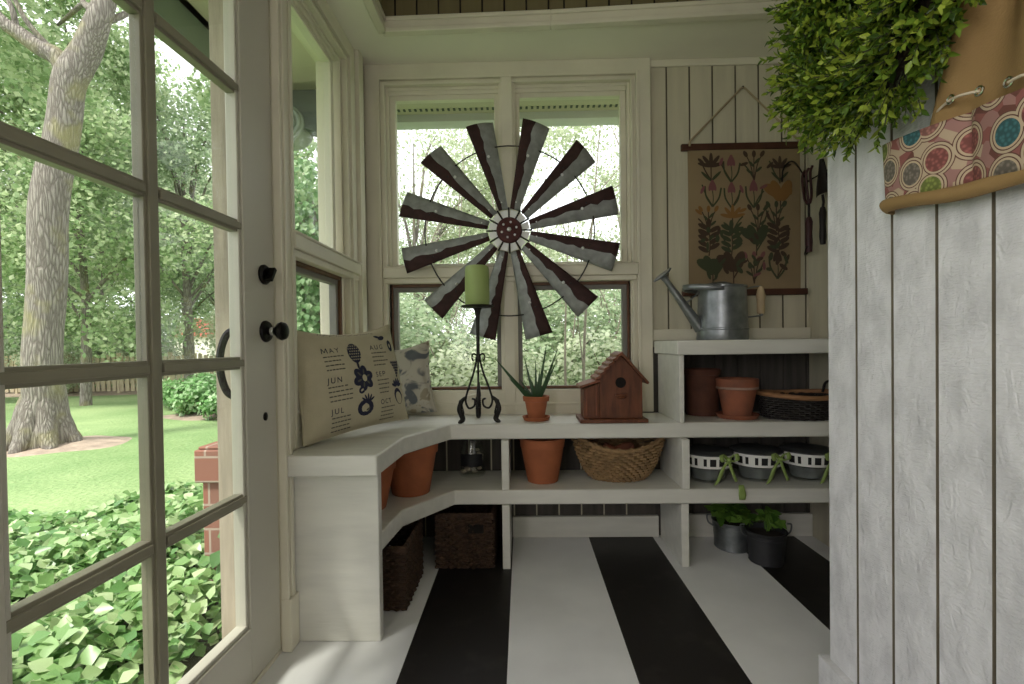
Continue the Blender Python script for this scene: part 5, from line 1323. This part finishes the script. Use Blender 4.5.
# climbing ivy beside the side window: a tall leafy column on a post
iv = empty('ivy_column', (-1.72, 3.9, GZ), 'tall post smothered in green ivy outside the side window', 'climbing plant')
b = MB(); b.box((-.06, -.06, 0), (.06, .06, 2.5)); b.build('post', M['twig'], iv)
n_ = 13000; a = rng.uniform(0, 2 * PI, n_); z = rng.uniform(0, 2.75, n_); r_ = (.30 + .10 * np.sin(3 * z) - .10 * np.clip(z - 2, 0, 1)) * np.sqrt(rng.random(n_)) * 1.3 + .05
P = np.stack([r_ * np.cos(a), r_ * np.sin(a), z], 1); Nn = np.stack([np.cos(a), np.sin(a), np.full(n_, .3)], 1) + rng.normal(size=(n_, 3)) * .35
leaf_mesh('foliage', P, Nn, rng.uniform(.030, .058, n_), M['ivyh'], iv, .85, LEAF6, np.stack([rng.normal(0, .4, n_), rng.normal(0, .4, n_), np.full(n_, -1.)], 1))

# picket fence
fn = empty('picket_fence', (-13.0, 14.0, GZ), 'weathered wooden picket fence along the far side of the lawn', 'fence')
for s_ in range(5):
    b = MB()
    for k in range(9):
        x = -3.6 + s_ * 1.55 + k * .165; h = 1.12 + .04 * math.sin(k + s_); b.prism([(x, -.01), (x + .11, -.01), (x + .11, .015), (x, .015)], .06, h)
    b.box((-3.62 + s_ * 1.55, .016, .28), (-3.6 + s_ * 1.55 + 1.48, .05, .36)); b.box((-3.62 + s_ * 1.55, .016, .85), (-3.6 + s_ * 1.55 + 1.48, .05, .93))
    b.build('fence_panel', M['fence'], fn)
for s_ in range(6):
    b = MB(); x = -3.69 + s_ * 1.55; b.box((x, -.02, -.1), (x + .09, .08, 1.2)); b.build('post', M['fence'], fn, bevel=.01)
# distant house
dh = empty('distant_house', (-26.0, 38.5, GZ), 'small distant house with a red roof beyond the garden', 'house')
b = MB(); b.box((-1.6, -1.5, 0), (1.6, 1.5, 2.2)); b.build('house_wall', M['farwall'], dh)
b = MB(); b.prism([(-1.9, 2.2), (1.9, 2.2), (0, 3.7)], -1.7, 1.7, 0, Matrix.Rotation(PI / 2, 4, 'X')); b.build('roof', M['roofred'], dh)
b = MB(); b.box((-.4, -1.56, .9), (.4, -1.5, 1.7)); b.build('house_window', M['greysash'], dh)

# eaves outside both walls
e = MB(); e.box((-1.40, YR, 2.440), (XO + .001, 3.0, 2.465)); e.box((XO, YO - .001, 2.440), (XN + .3, 3.0, 2.465))
for k in range(72): e.box((-.98 + k * .034, 2.93, 2.435), (-.966 + k * .034, 2.955, 2.4405), 1)
tag(e.build('eave', [M['soffitw'], M['corbeldark']]), 'cream eave soffit outside above the windows', 'eave', kind='structure')
e = MB(); e.box((-1.44, YR, 2.305), (-1.40, 3.06, 2.46)); e.box((-1.46, YR, 2.44), (-1.36, 3.1, 2.47))
tag(e.build('fascia', M['fascia'], bevel=.006), 'grey-green fascia board along the eave outside the door', 'fascia', kind='structure')
gt = MB(); pr = [(3.0, 2.48), (3.0, 2.395), (3.02, 2.378), (3.06, 2.373), (3.09, 2.39), (3.10, 2.44), (3.10, 2.48)]
gt.prism(pr, -1.36, XN + .3, 0, Matrix(((0, 0, 1, 0), (1, 0, 0, 0), (0, 1, 0, 0), (0, 0, 0, 1))))
tag(gt.build('gutter', M['gutter'], bevel=.004), 'pale grey gutter across the top of the double window view', 'gutter', kind='structure')
rf = MB(); rf.prism([(-1.52, 2.525), (.6, 4.36), (3.0, 3.62), (3.0, 3.70), (.6, 4.45), (-1.58, 2.56)], YR, 3.15, 0, Matrix.Rotation(PI / 2, 4, 'X') @ Matrix.Diagonal((1, 1, -1, 1)))
tag(rf.build('roof', M['siding']), 'house roof above the room', 'roof', kind='structure')
# scrolled corbel under the eave outside the side window
cb = empty('eave_corbel', (-1.150, 2.60, 2.40), 'scrolled grey wooden corbel under the eave outside the side window', 'corbel')
b = MB(); Tc = Matrix(((1, 0, 0, 0), (0, 0, 1, 0), (0, 1, 0, 0), (0, 0, 0, 1)))
b.prism([(-.21, -.001), (.205, -.001), (.205, -.42), (.14, -.40), (.10, -.29), (.02, -.22), (-.06, -.20), (-.21, -.10)], .0, .11, 0, Tc); b.build('bracket', M['corbeldark'], cb, bevel=.006)
b = MB(); b.lathe([(0, 0), (.095, 0), (.100, .004), (.100, .125), (.095, .13), (0, .13)], 40, 0, Matrix.Translation((-.115, .12, -.185)) @ Matrix.Rotation(PI / 2, 4, 'X'))
vo = b.build('volute', M['corbel'], cb)
b = MB(); pts = []
for q in np.linspace(0, 2 * PI * 2.6, 70): r_ = .016 + .078 * q / (2 * PI * 2.6); pts.append((-.115 + r_ * math.cos(q), -.012, -.185 + r_ * math.sin(q)))
b.tube(pts, .010, 7); b.build('spiral_carving', M['corbel'], vo)

# ------------------------------------------------------------------ light
wd = bpy.data.worlds.new('sky'); S.world = wd; wd.use_nodes = True
bg = wd.node_tree.nodes['Background']; bg.inputs['Color'].default_value = (.97, .965, 1.0, 1); bg.inputs['Strength'].default_value = 2.1
sun = bpy.data.lights.new('sun', 'SUN'); sun.energy = 4.6; sun.angle = math.radians(12); sun.color = (1, .96, .86)
so = bpy.data.objects.new('sun', sun); COL.objects.link(so)
so.rotation_euler = Vector((.35, .55, -1.0)).to_track_quat('-Z', 'Y').to_euler()
ar = bpy.data.lights.new('added_fill_light', 'AREA'); ar.shape = 'RECTANGLE'; ar.size = 1.25; ar.size_y = 1.45; ar.energy = 25; ar.color = (1, .95, .955)  # unseen fill lamp added behind the camera to brighten the room
ao = bpy.data.objects.new('added_fill_light', ar); COL.objects.link(ao); ao.location = (XL - .05, -1.10, 1.50); ao.rotation_euler = Vector((1, .38, 0)).to_track_quat('-Z', 'Z').to_euler()

# ------------------------------------------------------------------ camera
cam = bpy.data.cameras.new('camera'); cam.sensor_width = 36; cam.lens = 16.875; cam.clip_start = .05; cam.clip_end = 300
cam.shift_y = 8 / 1024
co = bpy.data.objects.new('camera', cam); COL.objects.link(co)
co.matrix_world = Matrix.Translation((0, 0, 1)) @ Matrix.Rotation(math.radians(1.2), 4, 'Z') @ Matrix.Rotation(PI / 2 + math.radians(-.7), 4, 'X') @ Matrix.Rotation(-.0135, 4, 'Z')
S.camera = co
vs_ = S.view_settings; S.display_settings.display_device = 'sRGB'
vs_.view_transform = 'Standard'; vs_.look = 'None'; vs_.gamma = 1; vs_.use_curve_mapping = False; vs_.exposure = 0.22
S.cycles.use_denoising = True
S.cycles.max_bounces = 8; S.cycles.transparent_max_bounces = 12
